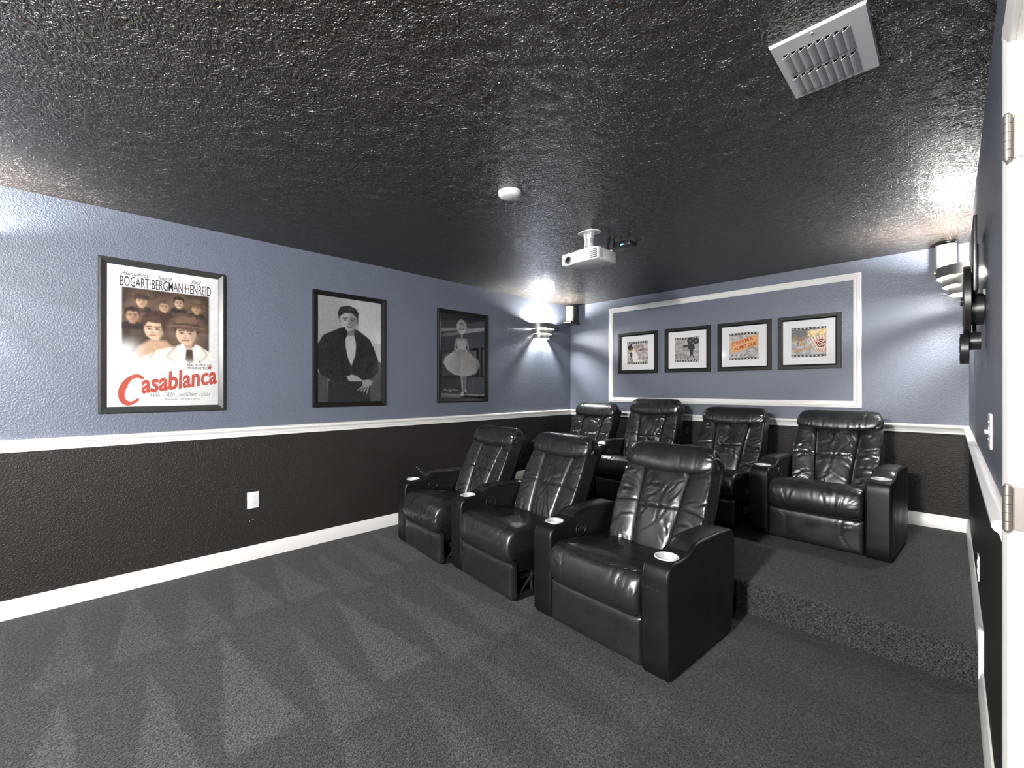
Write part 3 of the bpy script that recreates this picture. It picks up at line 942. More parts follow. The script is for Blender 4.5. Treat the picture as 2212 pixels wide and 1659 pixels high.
    mo = mech.build('recline_mechanism', M_BLACK_ME, ch, 40)
    MB().box(-0.235, 0.235, 0.12, 0.58, 0.10, 0.255, 0.01).build('seat_base', M_BLACK_PL, ch, 40)
    for sside in arms:
        if sside < 0: arm(ch, -(SW + AW / 2 + 0.002), 0.012, True)
        else: arm(ch, SW + AW / 2 + 0.004 + right_arm_gap, 0.0, False, 0)
    return ch

FY = 1.880
build_recliner('black leather recliner at the left end of the front row, beside the charcoal wall', (-2.940, FY + 0.045, 0), -6.5, 26, 11, wear=0.95, head=0.95, blen=0.025)
build_recliner('middle black leather recliner of the front row, its seat side and steel linkage exposed', (-2.165, FY + 0.020, 0), -6.5, 26, 22, wear=0.75, blen=0.015)
build_recliner('nearest black leather recliner with two arms and cup holders, right end of front row', (-1.305, FY - 0.010, 0), -4.0, 26.5, 33, wear=0.7, arms=(-1, 1), blen=0.02, bx=0.030)
BY = 3.725
build_recliner('black leather recliner in the far corner, left end of the raised back row', (-3.07, BY + 0.03, PLAT), -3.5, 24, 44, wear=0.85)
build_recliner('tallest upright black leather recliner in back row, second from the far corner', (-2.29, BY + 0.02, PLAT), -3.5, 18, 55, wear=1.0, blen=0.04)
build_recliner('black leather recliner without a right arm in back row, second from the right wall', (-1.51, BY + 0.01, PLAT), -3.5, 25, 66, wear=0.7)
build_recliner('black leather recliner with two arms on the platform, nearest the right wall', (-0.70, BY - 0.01, PLAT), -3.5, 26, 77, wear=0.8, arms=(-1, 1))
# ------------------------------------------------------------------ wall sconces (three stepped curved bands round an open bulb)
def sconce(loc, side, label):
    s = empty('wall_sconce', loc)
    tag(s, label, 'wall lamp', 'three-tier wall sconces')
    MB().box(*sorted((0, side * 0.018)), -0.055, 0.055, -0.075, 0.075, 0.004).build('back_plate', M_STEEL, s, 40)
    bands = ((0.180, 0.175, 0.014, 0.082), (0.150, 0.145, -0.047, 0.011), (0.120, 0.115, -0.104, -0.050))
    for (w, b, z0, z1) in bands:
        mb = MB()
        n = 28
        out, inn = [], []
        for k in range(n + 1):
            t = k / n * PI
            # flattened bow: nearly straight ends, rounded centre
            y = -w * math.cos(t); x = b * (math.sin(t) ** 0.75)
            out.append((side * x, y)); inn.append((side * max(x - 0.004, 0.0), y * 0.985))
        ring = out + list(reversed(inn))
        mb.prism(ring, 'z', z0, z1)
        mb.build('band', M_BAND, s, 40)
    # added plates that stop light streaking from the band gaps at both ends
    for (wa_, ba_, wb_, bb_, zl) in ((0.178, 0.172, 0.150, 0.145, 0.012), (0.148, 0.142, 0.120, 0.115, -0.049)):
        for sg in (-1, 1):
            o_ = [(side * ba_ * (math.sin(t) ** 0.75), sg * wa_ * math.cos(t)) for t in np.linspace(0.001, 0.42, 7)]
            i_ = [(side * bb_ * (math.sin(t) ** 0.75), sg * wb_ * math.cos(t)) for t in np.linspace(0.001, 0.42, 7)]
            MB().prism(o_ + list(reversed(i_)), 'z', zl, zl + 0.002).build('streak_block', M_BAND, s, 40)
    for zz in (0.030, -0.030, -0.085):
        MB().tube([(0, 0.0, zz), (side * 0.098, 0.0, zz)], 0.004, 8).build('stem', M_STEEL, s, 40)
    MB().lathe([(0.015, -0.005), (0.017, 0.010), (0.014, 0.022)], (side * 0.075, 0, -0.03), 18).build('socket', M_WHITE_PL, s, 40)
    MB().lathe([(0.0, -0.008), (0.016, -0.004), (0.026, 0.010), (0.030, 0.026), (0.026, 0.042), (0.014, 0.052), (0.0, 0.055)], (side * 0.075, 0, 0.000), 20, cap=False).build('bulb', M_BULB, s, 60)
    return s
sconce((XL, 4.30, 2.048), 1, 'lit three-tier steel wall sconce on the left wall by the far corner')
sconce((XR, 4.30, 2.048), -1, 'lit three-tier steel wall sconce on the right wall above the wall art')
sconce((XL, -0.62, 2.048), 1, 'lit three-tier wall sconce left of the poster with the red title')
sconce((XR, -0.62, 2.048), -1, 'lit three-tier wall sconce on the right wall behind the viewer')

def ceiling_lamp(loc, r, mat, label):
    l = empty('ceiling_lamp', loc)
    tag(l, label, 'ceiling lamp')
    MB().lathe([(r * 1.05, 0.0), (r * 1.05, -0.025), (r * 0.98, -0.03)], (0, 0, 0), 40).build('lamp_base', M_WHITE_ME, l, 40)
    MB().lathe([(r * 0.98, -0.028), (r * 0.9, -0.06), (r * 0.6, -0.085), (r * 0.25, -0.095), (0.0, -0.096)], (0, 0, 0), 40, cap=False).build('diffuser', mat, l, 60)
    return l
ceiling_lamp((XR + 1.0, 0.45, ZC), 0.17, M_HALL_LAMP, 'lit dome ceiling lamp out in the hallway')
pn = empty('added_pendant', (-0.70, -1.60, ZC))  # unseen pendant added as fill light behind the camera
tag(pn, 'added fill light, unseen white globe pendant over the front of the theatre', 'fill light')
MB().lathe([(0.06, 0.0), (0.06, -0.015), (0.02, -0.03)], (0, 0, 0), 32).build('canopy', M_WHITE_ME, pn, 40)
MB().tube([(0, 0, -0.02), (0, 0, -0.22)], 0.004, 8).build('cord', M_BLACK_PL, pn, 60)
MB().lathe([(0.028, -0.21), (0.034, -0.245)], (0, 0, 0), 24).build('socket', M_WHITE_ME, pn, 40)
MB().lathe([(0.12 * math.sin(t), -0.35 + 0.12 * math.cos(t)) for t in np.linspace(0.24, PI, 18)], (0, 0, 0), 32, cap=False).build('globe', M_GLOBE_FILL, pn, 60)

# ------------------------------------------------------------------ prints: flat artwork painted on a fine sheet
def lin(c):
    c = np.asarray(c, float) / 255
    return np.where(c <= 0.04045, c / 12.92, ((c + 0.055) / 1.055) ** 2.4)

class Art:
    """small painter: u runs right 0..1, v runs down 0..1 (in units of the sheet's height: v max = 1, u max = asp)"""
    def __init__(self, w, h, bg):
        self.w, self.h = w, h
        self.asp = w / h
        self.v, self.u = np.meshgrid((np.arange(h) + 0.5) / h, (np.arange(w) + 0.5) / h, indexing='ij')
        self.im = np.ones((h, w, 3)) * np.array(bg, float)
    def put(self, mask, col, a=1.0):
        m = np.clip(mask, 0, 1)[..., None] * a
        self.im = self.im * (1 - m) + np.array(col, float) * m
    def soft(self, d, e):
        return np.clip(0.5 - d / e, 0, 1)
    def ell(self, cx, cy, rx, ry, col, a=1.0, e=0.006, rot=0.0):
        c, s = math.cos(rot), math.sin(rot)
        x = (self.u - cx) * c + (self.v - cy) * s; y = -(self.u - cx) * s + (self.v - cy) * c
        d = (np.sqrt((x / rx) ** 2 + (y / ry) ** 2) - 1) * min(rx, ry)
        self.put(self.soft(d, e), col, a)
    def poly(self, pts, col, a=1.0, e=0.005):
        """filled polygon with a soft rim"""
        inside = np.zeros_like(self.u, bool)
        dist = np.full_like(self.u, 9.0)
        n = len(pts)
        for i in range(n):
            x0, y0 = pts[i]; x1, y1 = pts[(i + 1) % n]
            cond = ((y0 > self.v) != (y1 > self.v))
            xi = (x1 - x0) * (self.v - y0) / ((y1 - y0) if abs(y1 - y0) > 1e-9 else 1e-9) + x0
            inside ^= cond & (self.u < xi)
            dx, dy = x1 - x0, y1 - y0
            t = np.clip(((self.u - x0) * dx + (self.v - y0) * dy) / (dx * dx + dy * dy + 1e-12), 0, 1)
            dist = np.minimum(dist, np.hypot(self.u - x0 - t * dx, self.v - y0 - t * dy))
        self.put(self.soft(np.where(inside, -dist, dist), e), col, a)
    def line(self, pts, w, col, a=1.0, e=0.004):
        dist = np.full_like(self.u, 9.0)
        for (x0, y0), (x1, y1) in zip(pts[:-1], pts[1:]):
            dx, dy = x1 - x0, y1 - y0
            t = np.clip(((self.u - x0) * dx + (self.v - y0) * dy) / (dx * dx + dy * dy + 1e-12), 0, 1)
            dist = np.minimum(dist, np.hypot(self.u - x0 - t * dx, self.v - y0 - t * dy))
        self.put(self.soft(dist - w / 2, e), col, a)
    def ring(self, cx, cy, r, w, col, a=1.0, e=0.005):
        d = np.abs(np.hypot(self.u - cx, self.v - cy) - r) - w / 2
        self.put(self.soft(d, e), col, a)
    def noise(self, amt, seed, cell=6):
        rng = np.random.default_rng(seed)
        g = rng.random((self.h // cell + 2, self.w // cell + 2))
        yi = np.arange(self.h) / cell; xi = np.arange(self.w) / cell
        y0 = yi.astype(int); x0 = xi.astype(int); fy = (yi - y0)[:, None]; fx = (xi - x0)[None, :]
        q = g[y0][:, x0] * (1 - fy) * (1 - fx) + g[y0 + 1][:, x0] * fy * (1 - fx) + g[y0][:, x0 + 1] * (1 - fy) * fx + g[y0 + 1][:, x0 + 1] * fy * fx
        self.im = np.clip(self.im + ((q - 0.5) * 2 * amt)[..., None], 0, 255)

def sheet(name, art, W, H, parent, loc, basis):
    """art on a W x H metre sheet; basis = (right vector, up vector); loc = centre"""
    r, up = Vector(basis[0]), Vector(basis[1])
    h, w = art.h, art.w
    us = (np.arange(w + 1) / w - 0.5) * W; vs = (0.5 - np.arange(h + 1) / h) * H
    P = np.array(loc)[None, None, :] + us[None, :, None] * np.array(r) + vs[:, None, None] * np.array(up)
    verts = P.reshape(-1, 3)
    idx = np.arange((h + 1) * (w + 1)).reshape(h + 1, w + 1)
    quads = np.stack([idx[:-1, :-1], idx[1:, :-1], idx[1:, 1:], idx[:-1, 1:]], 2).reshape(-1, 4)
    me = bpy.data.meshes.new(name)
    me.vertices.add(len(verts)); me.vertices.foreach_set('co', verts.astype(np.float32).ravel())
    me.loops.add(len(quads) * 4); me.loops.foreach_set('vertex_index', quads.astype(np.int32).ravel())
    me.polygons.add(len(quads)); me.polygons.foreach_set('loop_start', np.arange(0, len(quads) * 4, 4, dtype=np.int32))
    me.update(calc_edges=True)
    im = art.im
    pad = np.pad(im, ((1, 1), (1, 1), (0, 0)), mode='edge')
    vc = (pad[:-1, :-1] + pad[1:, :-1] + pad[:-1, 1:] + pad[1:, 1:]) / 4
    rgba = np.concatenate([lin(np.clip(vc, 0, 255)), np.ones(vc.shape[:2] + (1,))], 2)
    at = me.color_attributes.new('ink', 'FLOAT_COLOR', 'POINT')
    at.data.foreach_set('color', rgba.astype(np.float32).ravel())
    return link_mesh(name, me, M_PRINT, parent)

def lettering(text, parent, pos, size, col, basis, align='CENTER', shear=0.0, bold=0.0, xs=1.0, rot=0.0, name='lettering', space=1.0):
    """flat printed words lying on a sheet; pos in metres from parent origin"""
    cu = bpy.data.curves.new('words', 'FONT')
    cu.body = text; cu.size = size; cu.align_x = align; cu.align_y = 'BOTTOM_BASELINE'
    cu.shear = shear; cu.offset = bold; cu.fill_mode = 'FRONT'; cu.resolution_u = 3; cu.space_character = space
    ob = bpy.data.objects.new('words_tmp', cu); COL.objects.link(ob)
    bpy.context.view_layer.update()
    me = bpy.data.meshes.new_from_object(ob.evaluated_get(bpy.context.evaluated_depsgraph_get()))
    bpy.data.objects.remove(ob); bpy.data.curves.remove(cu)
    r, up = Vector(basis[0]), Vector(basis[1]); nn = r.cross(up)
    me.transform(Matrix.Rotation(rot, 4, 'Z') @ Matrix.Diagonal((xs, 1, 1, 1)))
    B = Matrix(((r.x, up.x, nn.x, pos[0]), (r.y, up.y, nn.y, pos[1]), (r.z, up.z, nn.z, pos[2]), (0, 0, 0, 1)))
    me.transform(B)
    me.name = name
    return link_mesh(name, me, col, parent)

# wall bases: direction to the viewer's right, up
BL = ((0, 1, 0), (0, 0, 1))      # left wall, seen from the room
BB = ((1, 0, 0), (0, 0, 1))      # back wall

FR_PROF = [(0.0, 0.0), (0.0, 0.020), (0.003, 0.024), (0.012, 0.025), (0.034, 0.015), (0.040, 0.013), (0.040, 0.0)]
def poster_frame(y0, y1, z0, z1, label, mat, prof=FR_PROF, fw=0.040, twist=0.0):
    """framed poster on the left wall: returns (root, print centre, print width, height, glass basis)"""
    cy, cz = (y0 + y1) / 2, (z0 + z1) / 2
    f = empty('framed_poster', (XL, cy, cz))
    tag(f, label, 'poster', 'framed posters on the left wall')
    for mb in mitred_rect(prof, y0 - cy, y1 - cy, z0 - cz, z1 - cz, lambda y, h, z: (h, y, z)):
        mb.build('frame_rail', mat, f, 30)
    W, H = (y1 - y0) - 2 * fw, (z1 - z0) - 2 * fw
    g = MB().box(0.0098, 0.0118, -W / 2 - 0.003, W / 2 + 0.003, -H / 2 - 0.003, H / 2 + 0.003)
    g.build('glazing', M_GLASS, f)
    return f, W, H

# ---- poster with red brush title: generic drawn figures, lettering as on the sheet
def poster_title():
    f, W, H = poster_frame(0.121, 0.797, 1.146, 2.133, 'large white film poster with red brush title in dark grey frame', M_FRAME_GRY)
    A = Art(168, 255, (228, 228, 228))
    asp = A.asp
    L_, R_ = 0.080, asp - 0.062
    T_, B_ = 0.150, 0.64
    A.poly([(L_, T_), (R_, T_), (R_, B_), (L_, B_)], (62, 50, 43))
    A.ell(0.30, 0.30, 0.22, 0.13, (92, 74, 62), 0.5, 0.2)
    def head(cx, cy, r, skin, hair, hat=None, dk=(38, 29, 24), coat=(46, 37, 32), turn=0.0, lip=(128, 70, 58), glow=True, neck=True):
        if glow: A.ell(cx, cy, r * 1.45, r * 1.6, (150, 120, 98), 0.45, 0.05)
        if coat is not None: A.poly([(cx - r * 1.5, cy + r * 2.0), (cx - r * 1.1, cy + r * 1.15), (cx - r * 0.35, cy + r * 0.9), (cx + r * 0.35, cy + r * 0.9), (cx + r * 1.1, cy + r * 1.15), (cx + r * 1.5, cy + r * 2.0)], coat, 1, 0.012)
        if neck: A.poly([(cx - r * 0.34, cy + r * 0.5), (cx + r * 0.34, cy + r * 0.5), (cx + r * 0.36, cy + r * 1.25), (cx - r * 0.30, cy + r * 1.25)], tuple(c * 0.82 for c in skin), 1, 0.008)
        A.ell(cx, cy - r * 0.28, r * 0.86, r * 0.90, hair, 1, 0.008)
        A.ell(cx + turn * r * 0.1, cy + r * 0.06, r * 0.70, r * 0.92, skin, 1, 0.008)
        A.poly([(cx - r * 0.62, cy + r * 0.30), (cx + r * 0.62, cy + r * 0.30), (cx + r * 0.34, cy + r * 0.98), (cx - r * 0.30, cy + r * 0.98)], skin, 1, 0.012)
        A.ell(cx + r * 0.46, cy + r * 0.25, r * 0.26, r * 0.62, tuple(c * 0.70 for c in skin), 0.7, 0.03)
        A.poly([(cx - r * 0.74, cy - r * 0.18), (cx - r * 0.5, cy - r * 0.62), (cx + r * 0.15, cy - r * 0.52), (cx + r * 0.6, cy - r * 0.62), (cx + r * 0.78, cy - r * 0.1), (cx + r * 0.82, cy - r * 0.9), (cx, cy - r * 1.2), (cx - r * 0.82, cy - r * 0.9)], hair, 1, 0.01)
        for sx in (-0.30, 0.28):
            ox = cx + (sx + turn * 0.12) * r
            A.ell(ox, cy + r * 0.02, r * 0.17, r * 0.075, tuple(c * 0.6 for c in skin), 0.8, 0.008)
            A.ell(ox, cy + r * 0.03, r * 0.085, r * 0.055, dk, 1.0, 0.004)
            A.line([(ox - 0.22 * r, cy - r * 0.17), (ox + 0.20 * r, cy - r * 0.20)], r * 0.075, dk, 0.9, 0.005)
        nx = cx + turn * 0.2 * r
        A.line([(nx, cy + r * 0.02), (nx + turn * 0.1 * r + r * 0.05, cy + r * 0.36)], r * 0.09, tuple(c * 0.80 for c in skin), 0.8, 0.01)
        A.line([(nx - r * 0.12, cy + r * 0.40), (nx + r * 0.14, cy + r * 0.40)], r * 0.07, tuple(c * 0.55 for c in skin), 0.9, 0.008)
        A.line([(nx - r * 0.22, cy + r * 0.62), (nx + r * 0.22, cy + r * 0.61)], r * 0.10, lip, 0.9, 0.007)
        if hat:
            A.poly([(cx - r * 0.85, cy - r * 0.45), (cx - r * 0.72, cy - r * 1.25), (cx - r * 0.2, cy - r * 1.45), (cx + r * 0.1, cy - r * 1.35), (cx + r * 0.55, cy - r * 1.45), (cx + r * 0.88, cy - r * 0.5)], hat, 1, 0.01)
            A.line([(cx - r * 0.84, cy - r * 0.62), (cx, cy - r * 0.70), (cx + r * 0.86, cy - r * 0.66)], r * 0.26, tuple(c * 0.55 for c in hat), 1, 0.01)
            A.ell(cx + r * 0.05, cy - r * 0.46, r * 1.32, r * 0.22, tuple(c * 0.8 for c in hat), 1, 0.01, 0.05)
            A.line([(cx - r * 1.2, cy - r * 0.52), (cx, cy - r * 0.62), (cx + r * 1.25, cy - r * 0.44)], r * 0.05, tuple(min(255, c * 1.4) for c in hat), 0.8, 0.008)
    skin = (206, 172, 142)
    head(0.185, 0.235, 0.044, skin, (60, 44, 36), (78, 62, 52), turn=0.6)
    head(0.315, 0.262, 0.040, (196, 160, 132), (86, 68, 56), turn=0.4)
    head(0.405, 0.222, 0.038, skin, (36, 27, 23))
    head(0.515, 0.248, 0.042, (190, 152, 124), (44, 34, 28), (110, 90, 72), turn=-0.3)
    head(0.135, 0.345, 0.050, (182, 146, 120), (52, 38, 32), turn=0.4)
    # woman with dark waved hair
    A.ell(0.278, 0.400, 0.090, 0.098, (70, 50, 40), 1, 0.015)
    A.poly([(0.17, 0.565), (0.23, 0.515), (0.33, 0.515), (0.38, 0.57), (0.40, 0.66), (0.12, 0.66)], (196, 160, 134), 1, 0.02)
    head(0.262, 0.432, 0.078, (222, 188, 160), (82, 60, 48), turn=-0.8, coat=None, glow=False, lip=(150, 78, 66))
    A.ell(0.335, 0.395, 0.035, 0.07, (66, 47, 38), 1, 0.015)
    # man in brimmed hat, pale coat with wide collar
    A.poly([(0.16, 0.74), (0.20, 0.64), (0.28, 0.585), (0.39, 0.55), (0.55, 0.55), (R_ + 0.01, 0.59), (R_ + 0.01, 0.74)], (232, 224, 213), 1, 0.012)
    head(0.455, 0.448, 0.090, (220, 188, 162), (52, 39, 32), (120, 94, 76), coat=None, glow=True, turn=-0.5)
    A.poly([(0.395, 0.545), (0.43, 0.53), (0.468, 0.60), (0.44, 0.66), (0.385, 0.60)], (242, 238, 232), 1, 0.006)
    A.poly([(0.51, 0.53), (0.545, 0.545), (0.55, 0.60), (0.495, 0.66), (0.470, 0.60)], (238, 233, 226), 1, 0.006)
    A.poly([(0.452, 0.575), (0.490, 0.575), (0.498, 0.66), (0.470, 0.69), (0.446, 0.65)], (60, 48, 43), 1, 0.006)
    for q in (((0.385, 0.55), (0.335, 0.63), (0.40, 0.68)), ((0.55, 0.55), (0.585, 0.61), (0.52, 0.69)), ((0.26, 0.60), (0.215, 0.68)), ((0.30, 0.66), (0.345, 0.72))):
        A.line(list(q), 0.005, (138, 116, 100), 0.9, 0.007)
    out = ((A.u < L_ - 0.002) | (A.u > R_ + 0.002) | (A.v < T_ - 0.002))
    A.im[out] = (228, 228, 228)
    A.put(smoothstep(0.60, 0.715, A.v), (228, 228, 228))
    A.put(smoothstep(0.24, 0.10, A.u) * smoothstep(0.46, 0.60, A.v), (228, 228, 228))
    A.noise(6, 3, 4)
    sheet('print', A, W, H, f, (0.0088, 0, 0), BL)
    p = lambda u, v: (0.0092, (u - asp / 2) * H, (0.5 - v) * H)
    dk = ink(58, 52, 54); red = ink(188, 84, 72)
    lettering('BOGART·BERGMAN·HENREID', f, p(asp / 2 + 0.010, 0.143), 0.094, dk, BL, xs=0.395, bold=0.0002)
    for t, u in (('Humphrey', 0.135), ('Ingrid', 0.300), ('Paul', 0.490)):
        lettering(t, f, p(u + 0.02, 0.064), 0.036, dk, BL, shear=0.35, xs=0.85)
    # the title as a slanted brush line
    lettering('asablanca', f, p(0.186, 0.905), 0.170, red, BL, 'LEFT', shear=0.30, bold=0.0048, xs=0.665, rot=R(9.5))
    C_ = []
    for t in np.linspace(R(52), R(318), 26):
        C_.append((0.142 + 0.060 * math.cos(t) + 0.022 * math.sin(t), -(0.880) + 0.098 * math.sin(t)))
    mb = MB()
    A1, B1 = [], []
    for i, (uu, vv) in enumerate(C_):
        wdt = 0.009 + 0.011 * math.sin(i / 25 * PI)
        cx, cy_ = 0.142, -0.880
        dx, dy = uu - cx, vv - cy_; l = math.hypot(dx, dy)
        A1.append(p(uu + dx / l * wdt, -(vv + dy / l * wdt))); B1.append(p(uu - dx / l * wdt, -(vv - dy / l * wdt)))
    mb.quadstrip(A1, B1); mb.build('lettering', red, f)
    lettering('"', f, p(0.580, 0.745), 0.055, red, BL, 'LEFT', shear=0.3, bold=0.002)
    for k, t in enumerate(('A', 'HAL B. WALLIS', 'PRODUCTION')):
        lettering(t, f, p(0.535, 0.672 + k * 0.023 + (0.003 if k else 0)), 0.021, dk, BL, bold=0.0003)
    for t, u, wd in (('RAINS', 0.265, 1), ('VEIDT', 0.355, 1), ('GREENSTREET', 0.465, 1), ('LORRE', 0.575, 1)):
        lettering(t, f, p(u, 0.932), 0.030, dk, BL, xs=0.60 if t != 'GREENSTREET' else 0.55)
    for u in (0.312, 0.398, 0.536):
        lettering('-', f, p(u, 0.932), 0.030, dk, BL)
    for t, u in (('CLAUDE', 0.265), ('CONRAD', 0.345), ('SYDNEY', 0.465), ('PETER', 0.575)):
        lettering(t, f, p(u, 0.906), 0.011, dk, BL)
    lettering('Directed by', f, p(0.355, 0.957), 0.015, dk, BL, shear=0.4)
    lettering('MICHAEL CURTIZ', f, p(0.475, 0.957), 0.014, dk, BL)
    return f
poster_title()

# ---- black and white portrait: generic figure in a dark zip jacket over a white shirt
def poster_jacket():
    f, W, H = poster_frame(1.425, 2.084, 1.146, 2.130, 'black-framed monochrome poster of a person in dark jacket and white shirt', M_FRAME_BLK)
    A = Art(168, 262, (212, 212, 210))
    asp = A.asp
    A.put(smoothstep(0.15, 0.45, A.u), (240, 240, 238))
    A.ell(0.10, 0.30, 0.16, 0.35, (180, 180, 178), 0.6, 0.3)
    A.poly([(0.52, 0.62), (asp + .02, 0.60), (asp + .02, 1.02), (0.46, 1.02)], (104, 103, 101), 1, 0.02)
    A.poly([(-.02, 0.72), (0.10, 0.72), (0.10, 1.02), (-.02, 1.02)], (96, 95, 93), 1, 0.03)
    jk = (56, 55, 54)
    A.poly([(0.09, 1.02), (0.10, 0.80), (0.20, 0.76), (0.45, 0.77), (0.52, 0.86), (0.53, 1.02)], (62, 61, 60), 1, 0.01)     # trousers
    A.poly([(0.22, 0.285), (0.14, 0.325), (0.05, 0.37), (0.0, 0.46), (-0.01, 0.66), (0.03, 0.74), (0.14, 0.80), (0.30, 0.79), (0.46, 0.79), (0.54, 0.77), (0.61, 0.70), (0.615, 0.60), (0.565, 0.47), (0.52, 0.38), (0.44, 0.325), (0.38, 0.29)], jk, 1, 0.008)
    A.poly([(0.265, 0.33), (0.355, 0.33), (0.375, 0.45), (0.365, 0.55), (0.325, 0.655), (0.285, 0.56), (0.265, 0.44)], (226, 226, 224), 1, 0.008)   # shirt
    A.poly([(0.285, 0.28), (0.355, 0.28), (0.358, 0.345), (0.31, 0.362), (0.275, 0.34)], (150, 149, 147), 1, 0.008)     # neck
    A.ell(0.300, 0.205, 0.080, 0.105, (214, 213, 210), 1, 0.008)                                                     # head
    A.ell(0.345, 0.215, 0.045, 0.09, (128, 127, 125), 0.6, 0.05)
    A.ell(0.213, 0.215, 0.013, 0.027, (168, 167, 165), 1, 0.006); A.ell(0.386, 0.212, 0.012, 0.026, (130, 129, 127), 1, 0.006)
    A.poly([(0.200, 0.20), (0.19, 0.14), (0.22, 0.085), (0.30, 0.062), (0.37, 0.085), (0.402, 0.13), (0.392, 0.20), (0.375, 0.165), (0.33, 0.132), (0.26, 0.138), (0.225, 0.165)], (58, 57, 56), 1, 0.008)
    for k in range(9):
        x = 0.215 + k * 0.02
        A.line([(x, 0.14), (x + 0.02, 0.085)], 0.006, (104, 103, 101), 0.6, 0.008)
    for sx in (0.262, 0.338):
        A.line([(sx - 0.022, 0.190), (sx + 0.022, 0.188)], 0.009, (60, 59, 58), 0.9, 0.006)
        A.ell(sx, 0.207, 0.016, 0.006, (70, 69, 68), 0.9, 0.005)
    A.line([(0.302, 0.205), (0.310, 0.243), (0.294, 0.247)], 0.007, (116, 115, 113), 0.8, 0.008)
    A.line([(0.275, 0.272), (0.328, 0.272)], 0.009, (108, 100, 98), 0.9, 0.006)
    # collar and folds
    A.poly([(0.215, 0.29), (0.258, 0.275), (0.29, 0.345), (0.262, 0.40), (0.225, 0.35)], (42, 41, 40), 1, 0.006)
    A.poly([(0.36, 0.285), (0.40, 0.31), (0.395, 0.36), (0.372, 0.42), (0.352, 0.345)], (66, 65, 63), 1, 0.006)
    rng = random.Random(8)
    for k in range(26):
        x, y = rng.uniform(0.03, 0.56), rng.uniform(0.42, 0.76)
        if 0.25 < x < 0.39: continue
        a = rng.gauss(1.3 if x < .3 else 1.8, 0.5); l = rng.uniform(0.03, 0.09)
        A.line([(x, y), (x + math.cos(a) * l, y + math.sin(a) * l)], 0.010, (84, 83, 81) if rng.random() > .5 else (30, 29, 28), 0.6, 0.018)
    A.line([(0.325, 0.655), (0.325, 0.79)], 0.004, (120, 119, 117), 0.8, 0.005)
    # hands
    A.poly([(0.275, 0.755), (0.33, 0.735), (0.375, 0.745), (0.44, 0.785), (0.44, 0.80), (0.36, 0.80), (0.30, 0.80)], (204, 203, 200), 1, 0.008)
    A.poly([(0.44, 0.79), (0.52, 0.785), (0.555, 0.80), (0.53, 0.84), (0.46, 0.865), (0.44, 0.83)], (190, 189, 186), 1, 0.008)
    for k in range(4):
        A.line([(0.46 + k * 0.016, 0.84), (0.395 + k * 0.030, 0.885 + k * 0.011)], 0.013, (190, 189, 186), 1, 0.006)
    A.noise(9, 5, 3)
    sheet('print', A, W, H, f, (0.0088, 0, 0), BL)
poster_jacket()

